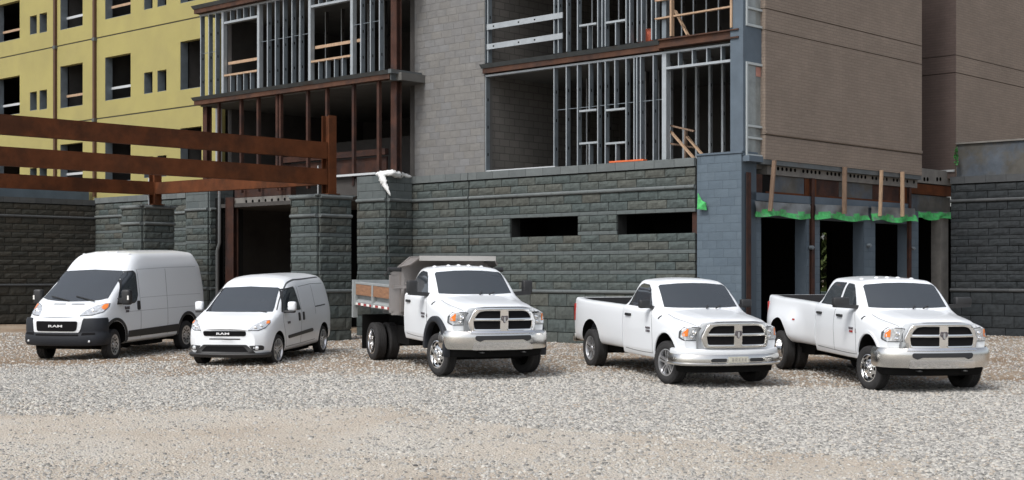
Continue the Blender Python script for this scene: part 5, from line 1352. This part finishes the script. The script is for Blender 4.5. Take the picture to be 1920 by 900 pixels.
ledge(fb, WA.s(733, OB), sB1, OB, F2); ledge(fb, WA.s(733, OB), sB1, OB, F3)
# return of the ledges towards the block wall
for z in (F2, F3):
    sr_ = WA.s(733, OB); b = MB(); b.box(sr_ - .14, sr_ - .01, -.07, OB + .12, z - .12, z - .005); b.box(sr_ - .04, sr_ - .012, -.07, OB + .04, z - .30, z - .122); b.build('return_edge', [M['primer']], fb)
zt_ = F2 - .26
zsill = WA.sz(660, 328, OB)[1]
for px, w_ in ((410, .07), (452, .09), (484, .09), (520, .10), (526, .09), (577, .09), (613, .09), (663, .09), (710, .10)):
    b = MB(); x = WA.s(px, OB - .1); b.box(x - w_ / 2, x + w_ / 2, OB - .17, OB - .07, zsill - .3, zt_); b.build('steel_post', [M['rustdark']], fb)
for px, w_, za in ((382, .22, 0), (736, .24, F1), (404, .30, -2 + CAMZ), (428, .42, -2 + CAMZ)):
    x = WA.s(px, OB - .16); b = MB(); zc = F3 if px in (736,) else (zt_ if px == 382 else F1 - .3)
    b.box(x - w_ / 2, x + w_ / 2, OB - .22, OB - .20, za, zc); b.box(x - w_ / 2, x + w_ / 2, OB - .40, OB - .38, za, zc); b.box(x - .012, x + .012, OB - .38, OB - .22, za, zc)
    b.build('steel_column', [M['rustdark'] if px != 404 else M['under']], fb)
b = MB(); x = WA.s(409, .2); b.box(x - .08, x + .08, .1, .25, F1 - .3, F2 - .3); b.build('corner_bead', [M['flash']], fb)
b = MB(); z = WA.sz(665, 289, -.2)[1]; b.box(WA.s(724, -.2), WA.s(520, -.2), -.3, -.15, z - .09, z + .09); b.build('rail_beam', [M['rustdark']], fb)
b = MB(); z = WA.sz(665, 311, -.25)[1]; b.box(WA.s(724, -.25), WA.s(520, -.25), -.32, -.26, z - .26, z + .21); b.build('rust_panel', [M['rustdark']], fb)
b = MB(); za, zb2 = WA.sz(500, 383, OB - .3)[1], WA.sz(500, 368, OB - .3)[1]; b.box(WA.s(545, OB - .3), WA.s(440, OB - .3), OB - .5, OB - .3, za, zb2); lt = b.build('hollow_lintel', [M['concrete']], fb)
for k in range(7):
    x = WA.s(462 + k * 12, OB - .3); b = MB(); b.tube([(x, OB - .31, (za + zb2) / 2), (x, OB - .294, (za + zb2) / 2)], .05, 10); b.build('core_hole', [M['black']], lt)
b = MB(); b.box(WA.s(545, OB - .3), WA.s(440, OB - .3), OB - .5, OB - .3, zb2 + .01, F1 - .05); b.build('header_panel', [M['rustdark']], fb)
b = MB(); b.box(PR1, WA.s(600, OB), OB - .30, OB - .10, F1 - .5, F1 + .0); b.build('sill_beam', [M['interior']], fb)
# things on the bay
r = WA.root('flashing_strip', 'light metal flashing strip along the sill left of the white wrap', 'flashing'); b = MB(); b.box(WA.s(706, OB), WA.s(560, OB), OB - .12, OB + .05, zsill - .035, zsill + .025); b.build('strip', [M['flash']], r)
r = WA.root('conduit_pipe', 'thin grey conduit with an elbow on the dark column left of the doorway', 'pipe')
P = [WA.sz(px, py, OB + .06) for px, py in ((411.5, 352), (411.5, 455), (407, 470), (407, 650))]; b = MB(); b.tube([(x, OB + .06, z) for x, z in P], .05, 8); b.build('pipe', [M['pipe']], r, 40)
# white plastic wrap: lumpy folded sheet
def lump(name, root, pts, rad, m, n=10, seed=0, flat=.7, amp=.35):
    rr = random.Random(seed); b = MB(); P = []
    for i in range(len(pts) - 1):
        for k in range(5): P.append(Vector(pts[i]).lerp(Vector(pts[i + 1]), k / 5))
    P.append(Vector(pts[-1])); R_ = [pchip(np.linspace(0, 1, len(rad)), rad, [i / (len(P) - 1)])[0] for i in range(len(P))]
    b.tube(P, R_, n); me = b.mesh(name, [m]); sm = [rr.random() for _ in me.vertices]
    for v, q in zip(me.vertices, sm): 
        c = P[min(v.index // n, len(P) - 1)]; v.co = c + (v.co - c) * (1 - amp + 2 * amp * q); v.co.y = c.y + (v.co.y - c.y) * flat
    me.polygons.foreach_set('use_smooth', [True] * len(me.polygons)); return link(name, me, root)
r = WA.root('plastic_wrap', 'crumpled white plastic wrap lying over the pier with one end hanging down', 'plastic sheet')
pt = lambda px, py, off: (lambda q: (q[0], off, q[1]))(WA.sz(px, py, off))
lump('sheet', r, [pt(705, 327, OB + .02), pt(716, 325, OB + .05), pt(735, 324, OB + .05), pt(746, 328, OB - .3), pt(756, 328, OB - .6), pt(771, 332, .10)], [.04, .07, .085, .09, .07, .03], M['wrap'], 12, 3)
lump('hanging_end', r, [pt(714, 326, OB + .10), pt(718, 338, OB + .14), pt(724, 350, OB + .14), pt(732, 367, OB + .12)], [.09, .11, .07, .012], M['wrap'], 12, 4)
# orange board on the cap
r = WA.root('orange_board', 'thin orange board lying on the stone cap under the studs', 'board')
(x0_, zc), (x1_, _) = WA.sz(1207, 305, .06), WA.sz(1143, 309, .06); b = MB(); b.box(x0_, x1_, -.08, .085, 2.845 + CAMZ, 2.885 + CAMZ); b.build('board', [M['orange']], r)
# timber railing in the big opening
r = WA.root('timber_brace', 'raw timber railing with diagonal braces inside the big framed opening', 'timber railing')
def timber(root, a, c, off1, off2, w_=.04, h_=.09, m='lumber', name='timber', W=WA):
    p = W.sz(*a, off1); q = W.sz(*c, off2); b = MB(); b.bar((p[0], off1, p[1]), (q[0], off2, q[1]), w_, h_, 0, (0, 1, 0)); return b.build(name, [M[m]], root)
timber(r, (1253, 237), (1253, 299), -.45, -.45); timber(r, (1286, 245), (1286, 299), -.8, -.8, m='lumberdark'); timber(r, (1251, 234), (1302, 246), -.42, -.42, m='lumberdark')
timber(r, (1257, 246), (1304, 300), -.38, -.38); timber(r, (1288, 256), (1323, 297), -.6, -.6); timber(r, (1250, 268), (1303, 277), -.85, -.85, m='lumberdark')
r = WA.root('timber_guard', 'raw timber guard rail with two posts on the upper floor edge', 'timber railing')
zf = lambda px: 78 - (px - 1240) * .14
timber(r, (1260, -10), (1260, 68), OS + .10, OS + .10, .05, .12); timber(r, (1373, -30), (1373, 52), OS + .10, OS + .10, .05, .12)
timber(r, (1230, 36), (1388, 10), OS + .04, OS + .04, .04, .10); timber(r, (1230, 2), (1388, -24), OS + .04, OS + .04, .04, .10); timber(r, (1266, 20), (1290, 66), OS - .4, OS - .1, .04, .09)
r = WA.root('orange_netting', 'bundle of orange netting on the upper floor behind the studs', 'netting')
p = WA.sz(1200, 62, -.5); q = WA.sz(1232, 56, -.5); lump('bundle', r, [(p[0], -.5, F2 + .12), ((p[0] + q[0]) / 2, -.45, F2 + .2), (q[0], -.5, F2 + .12)], [.14, .2, .15], mat('orange_netting', (.28, .06, .03), rough=.8, var=.5, scale=20), 10, 9)

# ---- blue-grey pier on the corner
bp_ = WA.root('block_pier', 'blue-grey coated concrete block pier at the building corner', 'block pier')
b = MB(); b.box(.02, s_pr - .03, -.6, .02, CAMZ - 2.1, F1 + .07); b.build('joint_backing', [M['bluejoint']], bp_)
lay(bp_, .02, s_pr - .03, [(-1.8 + .203 * k, -1.8 + .203 * (k + 1), 's') for k in range(23)], {'s': M['bluegrey']}, off=.02, Lb=.406, dep=.02, seed=50)
b = MB(); b.box(-.01, s_pr - .03, -.62, .05, F1 + .075, F1 + .12); b.build('cap_sheet', [M['bluecoat']], bp_)
r = WA.root('green_tarp_scrap', 'small scrap of green tarp on the pier edge', 'tarp')
P = [WA.sz(*q, .12) for q in ((1309, 362), (1309, 392), (1325, 394), (1324, 380), (1316, 376))]
b = MB(); V = [(x, .13 + .03 * (i % 2), z) for i, (x, z) in enumerate(P)]; V += [(x, .115, z) for x, z in P]; n = len(P); b.add(V, [tuple(range(n)), tuple(range(2 * n - 1, n - 1, -1))] + [(i, n + i, n + (i + 1) % n, (i + 1) % n) for i in range(n)]); b.build('scrap', [M['green']], r)

# ---- right-hand facade (beige brick over a coated block arcade)
SE = lambda px, off=0.0: WE.s(px, off)
ZE = lambda px, py, off=0.0: WE.sz(px, py, off)[1]
bf = WE.root('brick_facade', 'beige brick upper facade with two recessed joint lines, right of the corner windows', 'brick facade')
ob = .12
sl_, sr2 = SE(1435, ob), SE(1728.5, ob)
zbot = ZE(1455, 301, ob)
lines = [ZE(1440.5, 253, ob), ZE(1440.5, 56.8, ob), ZE(1440.5, 16.5, ob)]
lv = [zbot] + lines + [13.5]
for za, zb_ in zip(lv[:-1], lv[1:]): b = MB(); b.box(sr2, sl_, ob - .25, ob, za + .011, zb_ - .011); b.build('brickwork', [M['beige']], bf)
b = MB(); b.box(sr2 + .01, sl_ - .01, ob - .26, ob - .03, zbot + .05, 13.4); b.build('joint_backing', [M['brickdark']], bf)
b = MB(); b.box(sr2, sl_, ob - .02, ob + .025, lines[0] + .03, lines[0] + .10); b.build('brick_ledge', [M['beige']], bf)
b = MB(); b.box(sr2 + .005, sr2 + .2, -4, ob - .27, zbot, 13.4); b.build('brick_return', [M['beige']], bf)
b2 = WE.root('brick_facade', 'beige brick facade beyond the dark recess at the right edge', 'brick facade')
P2 = Vector((12.8, 42.1)); s2 = (P2 - WE.o).dot(WE.d); z2b = WR.sz(1792, 334, 0)[1]
l2 = [WE.sz(1792, 135.6, 0)[1], WE.sz(1792, 102.6, 0)[1]]
lv = [z2b] + l2 + [14]
for za, zb_ in zip(lv[:-1], lv[1:]): b = MB(); b.box(s2 - 12, s2, -.02 - 3.5, -.02, za + .011, zb_ - .011); b.build('brickwork', [M['beige']], b2)
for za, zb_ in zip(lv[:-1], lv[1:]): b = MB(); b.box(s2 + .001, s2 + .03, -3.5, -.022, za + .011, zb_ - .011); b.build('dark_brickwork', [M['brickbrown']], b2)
b = MB(); b.box(s2 - 12 + .01, s2 - .02, -3.48, -.05, z2b + .05, 13.9); b.build('joint_backing', [M['brickdark']], b2)
b = MB(); zz_ = ZE(1760, 316, 0); b.box(s2 + .031, s2 + .07, -1.2, -.05, zz_ - .03, zz_ + .03); b.build('white_trim', [M['flash']], b2)
# back of the recess
b = MB(); b.box(s2, sr2 + .2, -3.6, -3.4, zbot, 13.4); b.build('recess_wall', [M['beige']], b2)

# corner windows
cwn = WE.root('corner_windows', 'narrow pale-framed windows stacked between blue-grey panels on the corner', 'windows')
o1 = .03
w0, w1 = SE(1433, o1), SE(1399.5, o1)
def zc_(y): return ZE(1416, y, o1)
z_w = [(zc_(294), zc_(118)), (zc_(51), zc_(-130))]
b = MB(); cells(b, sl_ + .0, .0, F1 + .02, 13.4, -.35, o1 - .02, [(w0 + .02, w1 - .02, z_w[0][0], z_w[0][1]), (w0 + .02, w1 - .02, z_w[1][0], z_w[1][1])]); b.build('coated_panel', [M['bluecoat']], cwn)
for (za, zb_), ts in zip(z_w, ((237, 259), (17,))):
    f = .055; b = MB(); b.box(w0, w0 + f, -.05, o1 + .01, za, zb_); b.box(w1 - f, w1, -.05, o1 + .01, za, zb_); b.box(w0 + f, w1 - f, -.05, o1 + .01, za, za + f); b.box(w0 + f, w1 - f, -.05, o1 + .01, zb_ - f, zb_)
    for y in ts: b.box(w0 + f, w1 - f, -.045, o1 + .008, zc_(y) - .025, zc_(y) + .025)
    wf = b.build('window_frame', [M['winframe']], cwn)
    b = MB(); b.box(w0 + f * .5, w1 - f * .5, -.03, -.015, za + .01, zb_ - .01); b.build('pane', [M['winglass']], wf)
b = MB(); b.box(SE(1431, o1), SE(1420, o1), -.013, -.008, zc_(142), zc_(124)); b.build('sticker', [M['label_red']], cwn)
b = MB(); b.box(SE(1433, .2), -.02, -.3, .17, F1 - .12, F1 + .015); b.build('sill_block', [M['bluecoat']], cwn)

# arcade
ar = WE.root('block_arcade', 'blue-grey coated block arcade with four dark doorways under the brick facade', 'arcade')
zo_t = ZE(1470, 408); oa = -.05
doors = [(1427, 1512), (1537, 1620), (1641, 1703), (1722, 1764)]
op = [(SE(b_, oa), SE(a, oa), -3, zo_t) for a, b_ in doors]
xs = [(SE(1427, oa), -.30), (SE(1537, oa), SE(1512, oa)), (SE(1641, oa), SE(1620, oa)), (SE(1722, oa), SE(1703, oa))]
b = MB(); cells(b, SE(1722, oa), -.30, CAMZ - 2.1, ZE(1450, 378), oa - .30, oa, op); b.build('backing', [M['bluejoint']], ar)
cs = [(-1.8 + .203 * k, -1.8 + .203 * (k + 1), 's') for k in range(17)]
lay(ar, SE(1722, oa), -.32, cs, {'s': M['bluegrey']}, [(a, c, -5, zo_t - CAMZ) for a, c, _, _ in op], off=oa, Lb=.406, dep=.02, seed=60)
for a, c, _, _ in op[:3]:
    b = MB(); b.box(a - .001, a + .012, oa - .32, oa - .01, CAMZ - 2, zo_t); b.build('jamb', [M['bluecoat']], ar)
b = MB(); b.box(SE(1778, -.3), SE(1764, -.3), -.6, -.3, CAMZ - 2.1, ZE(1770, 398, -.3)); b.build('concrete_jamb', [M['concrete']], ar)
zl0, zl1 = ZE(1450, 378), ZE(1450, 363)
b = MB(); b.box(SE(1712), -.30, oa - .28, oa + .03, zl0 + .005, zl1); b.build('lintel', [M['bluecoat']], ar)
zr1 = ZE(1455, 328)
for a, c, m in ((1411, 1434, 'rustdark'), (1434, 1450, 'under'), (1450, 1512, 'dkconc'), (1512, 1534, 'rust'), (1534, 1577, 'rustdark'), (1577, 1640, 'dkconc'), (1640, 1690, 'rustdark'), (1690, 1712, 'rust')):
    b = MB(); b.box(SE(c), SE(a) - .012, oa - .2 - (.12 if m == 'under' else 0), oa - .02 + (.02 if m == 'rust' else 0), zl1 + .01, zr1 - .01); b.build('rust_plate', [M[m]], ar)
b = MB(); b.box(SE(1712), SE(1440), oa - .3, oa - .01, zl1 + .004, zl1 + .05); b.build('rust_angle', [M['rust']], ar)
zp1 = ZE(1455, 311)
b = MB(); b.box(sr2, SE(1440), -.4, -.02, zr1, zp1); pk = b.build('hollow_plank', [M['concrete']], ar)
x = SE(1460); k = 0
while x > sr2 + .1:
    if k % 6 != 5: b = MB(); b.tube([(x, -.03, zp1 - .06), (x, -.012, zp1 - .06)], .048, 8); b.build('core_hole', [M['black']], pk)
    x -= .19; k += 1
b = MB(); b.box(sr2, SE(1434, ob), -.3, ob - .02, zp1 + .004, zbot + .012); b.build('shelf_angle', [M['primer']], ar)
for px, w_, zt2 in ((1404, .18, zr1), (1525, .13, zr1), (1707, .12, zr1)):
    x = SE(px, .03); b = MB(); b.box(x - w_ / 2, x + w_ / 2, .02, .035, CAMZ - 2, zt2); b.box(x - .01, x + .01, -.03, .02, CAMZ - 2, zt2); b.box(x - w_ / 2, x + w_ / 2, -.045, -.031, CAMZ - 2, zt2); b.build('steel_column', [M['rustdark']], ar)
for px, py in ((1524, 464), (1632, 460), (1714, 466)):
    x, z = WE.sz(px, py, .06); b = MB(); b.tube([(x, -.03, z), (x, .07, z)], .05, 10); b.tube([(x, .07, z), (x, .10, z)], .022, 8); b.build('hose_bib', [M['zincshade']], ar)
# end zone by the charcoal wall
ez = SE(1712); e2 = SE(1784, -.3)
b = MB(); b.box(e2, ez, -.6, -.28, ZE(1750, 345, -.3), ZE(1750, 318, -.3)); pk = b.build('hollow_plank', [M['concrete']], ar)
for px in (1733, 1739, 1757, 1763): x, z = WE.sz(px, 336, -.28); b = MB(); b.tube([(x, -.29, z), (x, -.272, z)], .06, 10); b.build('core_hole', [M['black']], pk)
b = MB(); b.box(e2, ez, -.55, -.30, ZE(1750, 366, -.3), ZE(1750, 347, -.3)); b.build('rust_beam', [M['rust']], ar)
b = MB(); b.box(e2, ez, -.6, -.34, ZE(1750, 400, -.3), ZE(1750, 367, -.3)); b.build('header_panel', [M['dkconc']], ar)
# dim room behind, with an opening to the greenery at the back
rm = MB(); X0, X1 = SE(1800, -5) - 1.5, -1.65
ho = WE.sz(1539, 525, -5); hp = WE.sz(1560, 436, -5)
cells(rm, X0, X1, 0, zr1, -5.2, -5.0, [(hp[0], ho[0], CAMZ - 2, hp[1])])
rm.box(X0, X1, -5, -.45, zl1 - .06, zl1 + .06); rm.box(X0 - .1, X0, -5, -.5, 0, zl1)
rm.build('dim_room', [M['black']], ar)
# tarps over the doorways
def tarp(label, a, b_, yt, yb, grey, off=.07, seed=0, W=WE):
    rr = np.random.default_rng(seed); nx, nz = 16, 6; V, F, I = [], [], []
    for j in range(nz + 1):
        for i in range(nx + 1):
            u, v = i / nx, j / nz; px = a + (b_ - a) * u; py = (yt[0] + (yt[1] - yt[0]) * u) * (1 - v) + (yb[0] + (yb[1] - yb[0]) * u + 2.5 * math.sin(u * 9 + seed)) * v
            s_, z = W.sz(px, py, off); y = off + .05 * v + .035 * math.sin(u * 14 + v * 3 + seed) * (.3 + v) + .02 * (rr.random() - .5)
            V.append((s_, y, z))
    n1 = len(V); V += [(x, y - .012, z) for x, y, z in V]
    for j in range(nz):
        for i in range(nx):
            q = (j * (nx + 1) + i, j * (nx + 1) + i + 1, (j + 1) * (nx + 1) + i + 1, (j + 1) * (nx + 1) + i)
            m = 0 if j >= nz * grey + .6 * math.sin(i * 1.3 + seed) else 1
            F += [q, tuple(k + n1 for k in q[::-1])]; I += [m, m]
    r_ = W.root('green_tarp', label, 'tarp', 'tarps hung over the doorways')
    me = me_from('sheet', V, F, [M['green'], M['film']], I, 180); link('sheet', me, r_)
tarp('green-edged plastic tarp over the first doorway right of the corner pier', 1415, 1519, (377, 383), (404, 411), .5, seed=1)
tarp('green-edged plastic tarp over the second doorway, with one broad timber prop', 1528, 1628, (383, 387), (410, 415), .5, seed=2)
tarp('green-edged plastic tarp over the third doorway, behind two timber props', 1634, 1716, (387, 391), (414, 417), .45, seed=3)
tarp('green tarp strip over the last doorway beside the charcoal wall', 1715, 1785, (396, 398), (410, 412), .0, off=-.22, seed=4)
for lab, a, c, w_ in (('leaning timber prop nearest the corner pier', (1452, 301), (1444, 396), .10), ('broad timber prop over the second doorway', (1584, 313), (1583, 401), .115), ('thin timber prop left of the pair over the third doorway', (1653, 319), (1650, 405), .085), ('thin timber prop right of the pair over the third doorway', (1692, 322), (1692, 406), .10)):
    r = WE.root('timber_prop', lab, 'timber prop', 'timber props under the brick facade'); timber(r, a, c, ob + .06, .16, .05, w_, 'lumberdark' if 'pair' not in lab else 'lumber', 'timber', WE)

# ---- greenery: tree seen through the second doorway, vine on the charcoal wall
def leaf_crown(name, c, rad, n, size, m, parent, seed):
    g = np.random.default_rng(seed); V, F = [], []
    for k in range(n):
        d = g.normal(size=3); d /= np.linalg.norm(d); p = np.array(c) + d * np.array(rad) * (.35 + .65 * g.random() ** .5) * (.8 + .2 * math.sin(5 * d[0] + 3 * d[2]))
        u = g.normal(size=3); u /= np.linalg.norm(u); v = np.cross(u, g.normal(size=3)); v /= np.linalg.norm(v); s_ = size * (.6 + .8 * g.random()); b0 = len(V)
        V += [p - u * s_, p + v * s_ * .5, p + u * s_, p - v * s_ * .5]; F.append((b0, b0 + 1, b0 + 2, b0 + 3))
    return link(name, me_from(name, V, F, m), parent)
d = Vector(((1549 - CX) / FPX, 1)) * 52
tr = tag(empty('green_tree', (d.x, d.y, .2)), 'green tree seen through the second doorway and the opening at its back', 'tree')
b = MB(); b.tube([(0, 0, 0), (.1, 0, 1.2), (0, .1, 2.6), (.1, 0, 4.0)], [.16, .13, .10, .04], 8); b.tube([(0, .05, 2.0), (.7, .2, 3.0)], [.06, .02], 6); b.tube([(.05, .0, 1.6), (-.6, .1, 2.6)], [.06, .02], 6); b.build('trunk', [M['bark']], tr)
leaf_crown('crown', (0, 0, 2.6), (1.8, 1.6, 2.3), 2600, .16, M['leaf'], tr, 5)
bn = tag(empty('waste_bin', (d.x * .93 - .05, d.y * .93, float(base_z(48)) + CAMZ)), 'pale blue-green bin beyond the second doorway', 'bin')
b = MB(); b.prism([(-.5, 0), (.5, 0), (.58, 1.0), (-.58, 1.0)], 1, -.4, .4); b.build('bin_body', [mat('bin_green', (.04, .13, .11), rough=.5)], bn); b = MB(); b.prism([(-.62, 1.0), (.62, 1.0), (.5, 1.16), (-.5, 1.16)], 1, -.44, .44); b.build('lid', [mat('bin_lid', (.28, .38, .38), rough=.5)], bn)
p = WR.sz(1794, 296, .05)
vn = WR.root('wall_plant', 'small bright green plant sprouting where the brick facade meets the charcoal wall', 'plant')
leaf_crown('leaves', (p[0], .1, p[1] + .05), (.07, .07, .34), 70, .045, M['leafg'], vn, 8)
b = MB(); b.tube([(p[0], .08, p[1] - .5), (p[0] + .02, .09, p[1]), (p[0], .1, p[1] + .4)], .012, 5); b.build('stem', [M['bark']], vn)
# ================================================================ THE GRAVEL LOT
def gravel_mask(x, y):
    """0 bare tan earth .. 1 loose pale gravel"""
    n = vnoise(x * .45, y, .30, 21) * .55 + vnoise(x * .6, y, .9, 22) * .45
    front = 21.7 - np.clip((x + 2) * .62, -1.2, 5.5) + (n - .5) * 4.0          # near edge of the gravel strip
    m = np.clip((y - front) / 1.6, 0, 1)
    back = 30.0 + (n - .5) * 7 + np.where(x < -7, 2.0, 0) - np.where(x > 8.5, 2.0, 0)
    m = m * np.clip((back - y) / 3.5, .16, 1)
    m = m * np.clip(1.25 - np.clip((vnoise(x * .35, y, .55, 23) - .56) * 5, 0, .9), 0, 1)
    m = np.maximum(m, np.clip((n - .60) * 4, 0, .035) * (y < 24))
    return m
xs = np.concatenate([np.linspace(-300, -24, 24), np.arange(-22, 22.01, .22), np.linspace(24, 300, 24)])
ys = np.concatenate([np.linspace(-250, 8, 24), np.arange(10, 52, .22), np.linspace(55, 500, 24)])
X, Y = np.meshgrid(xs, ys); Z = ground_z(X, Y)
V = np.stack([X.ravel(), Y.ravel(), Z.ravel()], 1); nx, ny = len(xs), len(ys)
idx = np.arange(nx * ny).reshape(ny, nx)
F = np.stack([idx[:-1, :-1].ravel(), idx[:-1, 1:].ravel(), idx[1:, 1:].ravel(), idx[1:, :-1].ravel()], 1)
me = bpy.data.meshes.new('ground'); me.vertices.add(len(V)); me.vertices.foreach_set('co', V.ravel()); me.loops.add(F.size); me.loops.foreach_set('vertex_index', F.ravel())
me.polygons.add(len(F)); me.polygons.foreach_set('loop_start', np.arange(0, F.size, 4)); me.polygons.foreach_set('loop_total', np.full(len(F), 4)); me.update(calc_edges=True)
me.polygons.foreach_set('use_smooth', [True] * len(F))
at = me.attributes.new('gravel', 'FLOAT', 'POINT'); at.data.foreach_set('value', gravel_mask(X, Y).ravel().astype(np.float32))
at = me.attributes.new('soil', 'FLOAT', 'POINT'); at.data.foreach_set('value', np.clip((Y - 25 + 4 * (vnoise(X, Y, .3, 31) - .5)) / 4, 0, 1).ravel().astype(np.float32))
m = bpy.data.materials.new('earth_and_gravel'); m.use_nodes = True; t = m.node_tree; N, L = t.nodes, t.links; p = N['Principled BSDF']; p.inputs['Roughness'].default_value = .95; p.inputs['Specular IOR Level'].default_value = .2
tc = N.new('ShaderNodeTexCoord'); a = N.new('ShaderNodeAttribute'); a.attribute_name = 'gravel'
def noise(sc, det=8, rg=.6):
    n = N.new('ShaderNodeTexNoise'); n.inputs['Scale'].default_value = sc; n.inputs['Detail'].default_value = det; n.inputs['Roughness'].default_value = rg; L.new(tc.outputs['Object'], n.inputs['Vector']); return n.outputs['Fac']
def ramp(src, *st):
    r = N.new('ShaderNodeValToRGB'); e = r.color_ramp.elements; e[0].position, e[0].color = st[0][0], (*st[0][1], 1); e[1].position, e[1].color = st[-1][0], (*st[-1][1], 1)
    for q, c in st[1:-1]: k = e.new(q); k.color = (*c, 1)
    L.new(src, r.inputs[0]); return r.outputs[0]
pale = ramp(noise(.35, 10, .7), (.30, (.40, .34, .275)), (.5, (.47, .425, .365)), (.70, (.50, .48, .44)))
brown = ramp(noise(.5, 10, .7), (.30, (.17, .115, .070)), (.5, (.255, .185, .125)), (.70, (.33, .27, .205)))
so = N.new('ShaderNodeAttribute'); so.attribute_name = 'soil'
me_ = N.new('ShaderNodeMix'); me_.data_type = 'RGBA'; L.new(so.outputs['Fac'], me_.inputs[0]); L.new(pale, me_.inputs[6]); L.new(brown, me_.inputs[7]); earth = me_.outputs[2]
vo = N.new('ShaderNodeTexVoronoi'); vo.inputs['Scale'].default_value = 30; L.new(tc.outputs['Object'], vo.inputs['Vector'])
peb = ramp(vo.outputs['Color'], (.1, (.22, .215, .205)), (.45, (.37, .36, .335)), (.8, (.46, .44, .405)))
mx = N.new('ShaderNodeMix'); mx.data_type = 'RGBA'; L.new(a.outputs['Fac'], mx.inputs[0]); L.new(earth, mx.inputs[6]); L.new(peb, mx.inputs[7])
fn = N.new('ShaderNodeMapRange'); fn.inputs[1].default_value = .3; fn.inputs[2].default_value = .7; fn.inputs[3].default_value = .82; fn.inputs[4].default_value = 1.15; L.new(noise(14, 6, .75), fn.inputs[0])
mu = N.new('ShaderNodeVectorMath'); mu.operation = 'SCALE'; L.new(mx.outputs[2], mu.inputs[0]); L.new(fn.outputs[0], mu.inputs['Scale']); L.new(mu.outputs[0], p.inputs['Base Color'])
hm = N.new('ShaderNodeMath'); hm.operation = 'MULTIPLY_ADD'; hm.inputs[1].default_value = -1.2; L.new(vo.outputs['Distance'], hm.inputs[0]); L.new(noise(22, 8, .7), hm.inputs[2])
bp = N.new('ShaderNodeBump'); bp.inputs['Strength'].default_value = .8; bp.inputs['Distance'].default_value = .03; L.new(hm.outputs[0], bp.inputs['Height']); L.new(bp.outputs[0], p.inputs['Normal'])
me.materials.append(m)
tag(link('ground', me), kind='structure')

# loose stones: real chips scattered over the lot, one object
def stones(name, cnt, size, seed, dens, m):
    g = np.random.default_rng(seed); P = []
    need = cnt
    while need > 0:
        # sample evenly over the picture so the far ground is not overfilled
        y = 15.5 + 28 * g.random(need * 3) ** 1.25; x = (g.random(need * 3) * 2 - 1) * y * .39
        k = g.random(need * 3) < dens(x, y); q = np.stack([x[k], y[k]], 1)[:need]; P.append(q); need -= len(q)
    P = np.concatenate(P); n = len(P)
    base = np.array([(-1, -1, -.6), (1, -1, -.6), (1, 1, -.6), (-1, 1, -.6), (-.8, -.7, .5), (.7, -.8, .6), (.75, .7, .45), (-.7, .8, .6)], float)
    fc = np.array([(0, 1, 5, 4), (1, 2, 6, 5), (2, 3, 7, 6), (3, 0, 4, 7), (4, 5, 6, 7)])
    s = size * (.45 + g.random(n) ** 2.2 * 1.3)
    v = base[None] * (1 + .45 * (g.random((n, 8, 3)) - .5)) * (s[:, None, None] * .5) * np.stack([np.ones(n) * (.8 + .6 * g.random(n)), np.ones(n), .7 + .5 * g.random(n)], 1)[:, None, :]
    a = g.random(n) * 6.28; tl = (g.random(n) - .5) * 1.2
    c, sn = np.cos(tl)[:, None], np.sin(tl)[:, None]; y_, z_ = v[..., 1] * c - v[..., 2] * sn, v[..., 1] * sn + v[..., 2] * c; v[..., 1], v[..., 2] = y_, z_
    c, sn = np.cos(a)[:, None], np.sin(a)[:, None]; x_, y_ = v[..., 0] * c - v[..., 1] * sn, v[..., 0] * sn + v[..., 1] * c; v[..., 0], v[..., 1] = x_, y_
    zz = ground_z(P[:, 0], P[:, 1]); v += np.concatenate([P, (zz + s * .14)[:, None]], 1)[:, None, :]
    VV = v.reshape(-1, 3); FF = (fc[None] + (np.arange(n) * 8)[:, None, None]).reshape(-1, 4)
    me = bpy.data.meshes.new(name); me.vertices.add(len(VV)); me.vertices.foreach_set('co', VV.ravel()); me.loops.add(FF.size); me.loops.foreach_set('vertex_index', FF.ravel())
    me.polygons.add(len(FF)); me.polygons.foreach_set('loop_start', np.arange(0, FF.size, 4)); me.polygons.foreach_set('loop_total', np.full(len(FF), 4)); me.update(calc_edges=True)
    at = me.attributes.new('tone', 'FLOAT', 'FACE'); at.data.foreach_set('value', np.repeat(g.random(n), 5).astype(np.float32))
    me.materials.append(m); return tag(link(name, me), kind='stuff')
m = bpy.data.materials.new('limestone_chips'); m.use_nodes = True; t = m.node_tree; N, L = t.nodes, t.links; p = N['Principled BSDF']; p.inputs['Roughness'].default_value = .9; p.inputs['Specular IOR Level'].default_value = .25
a = N.new('ShaderNodeAttribute'); a.attribute_name = 'tone'
c = ramp(a.outputs['Fac'], (0, (.15, .15, .143)), (.25, (.27, .265, .25)), (.6, (.39, .382, .36)), (.85, (.48, .465, .43)), (1, (.33, .285, .23)))
L.new(c, p.inputs['Base Color'])
stones('gravel', 215000, .031, 5, lambda x, y: gravel_mask(x, y) ** 1.2 * .99 + .003, m)
stones('pebbles', 45000, .021, 8, lambda x, y: (1 - gravel_mask(x, y)) * (.35 + .65 * (vnoise(x, y, .8, 41) > .5)) * .8 + .05, m)
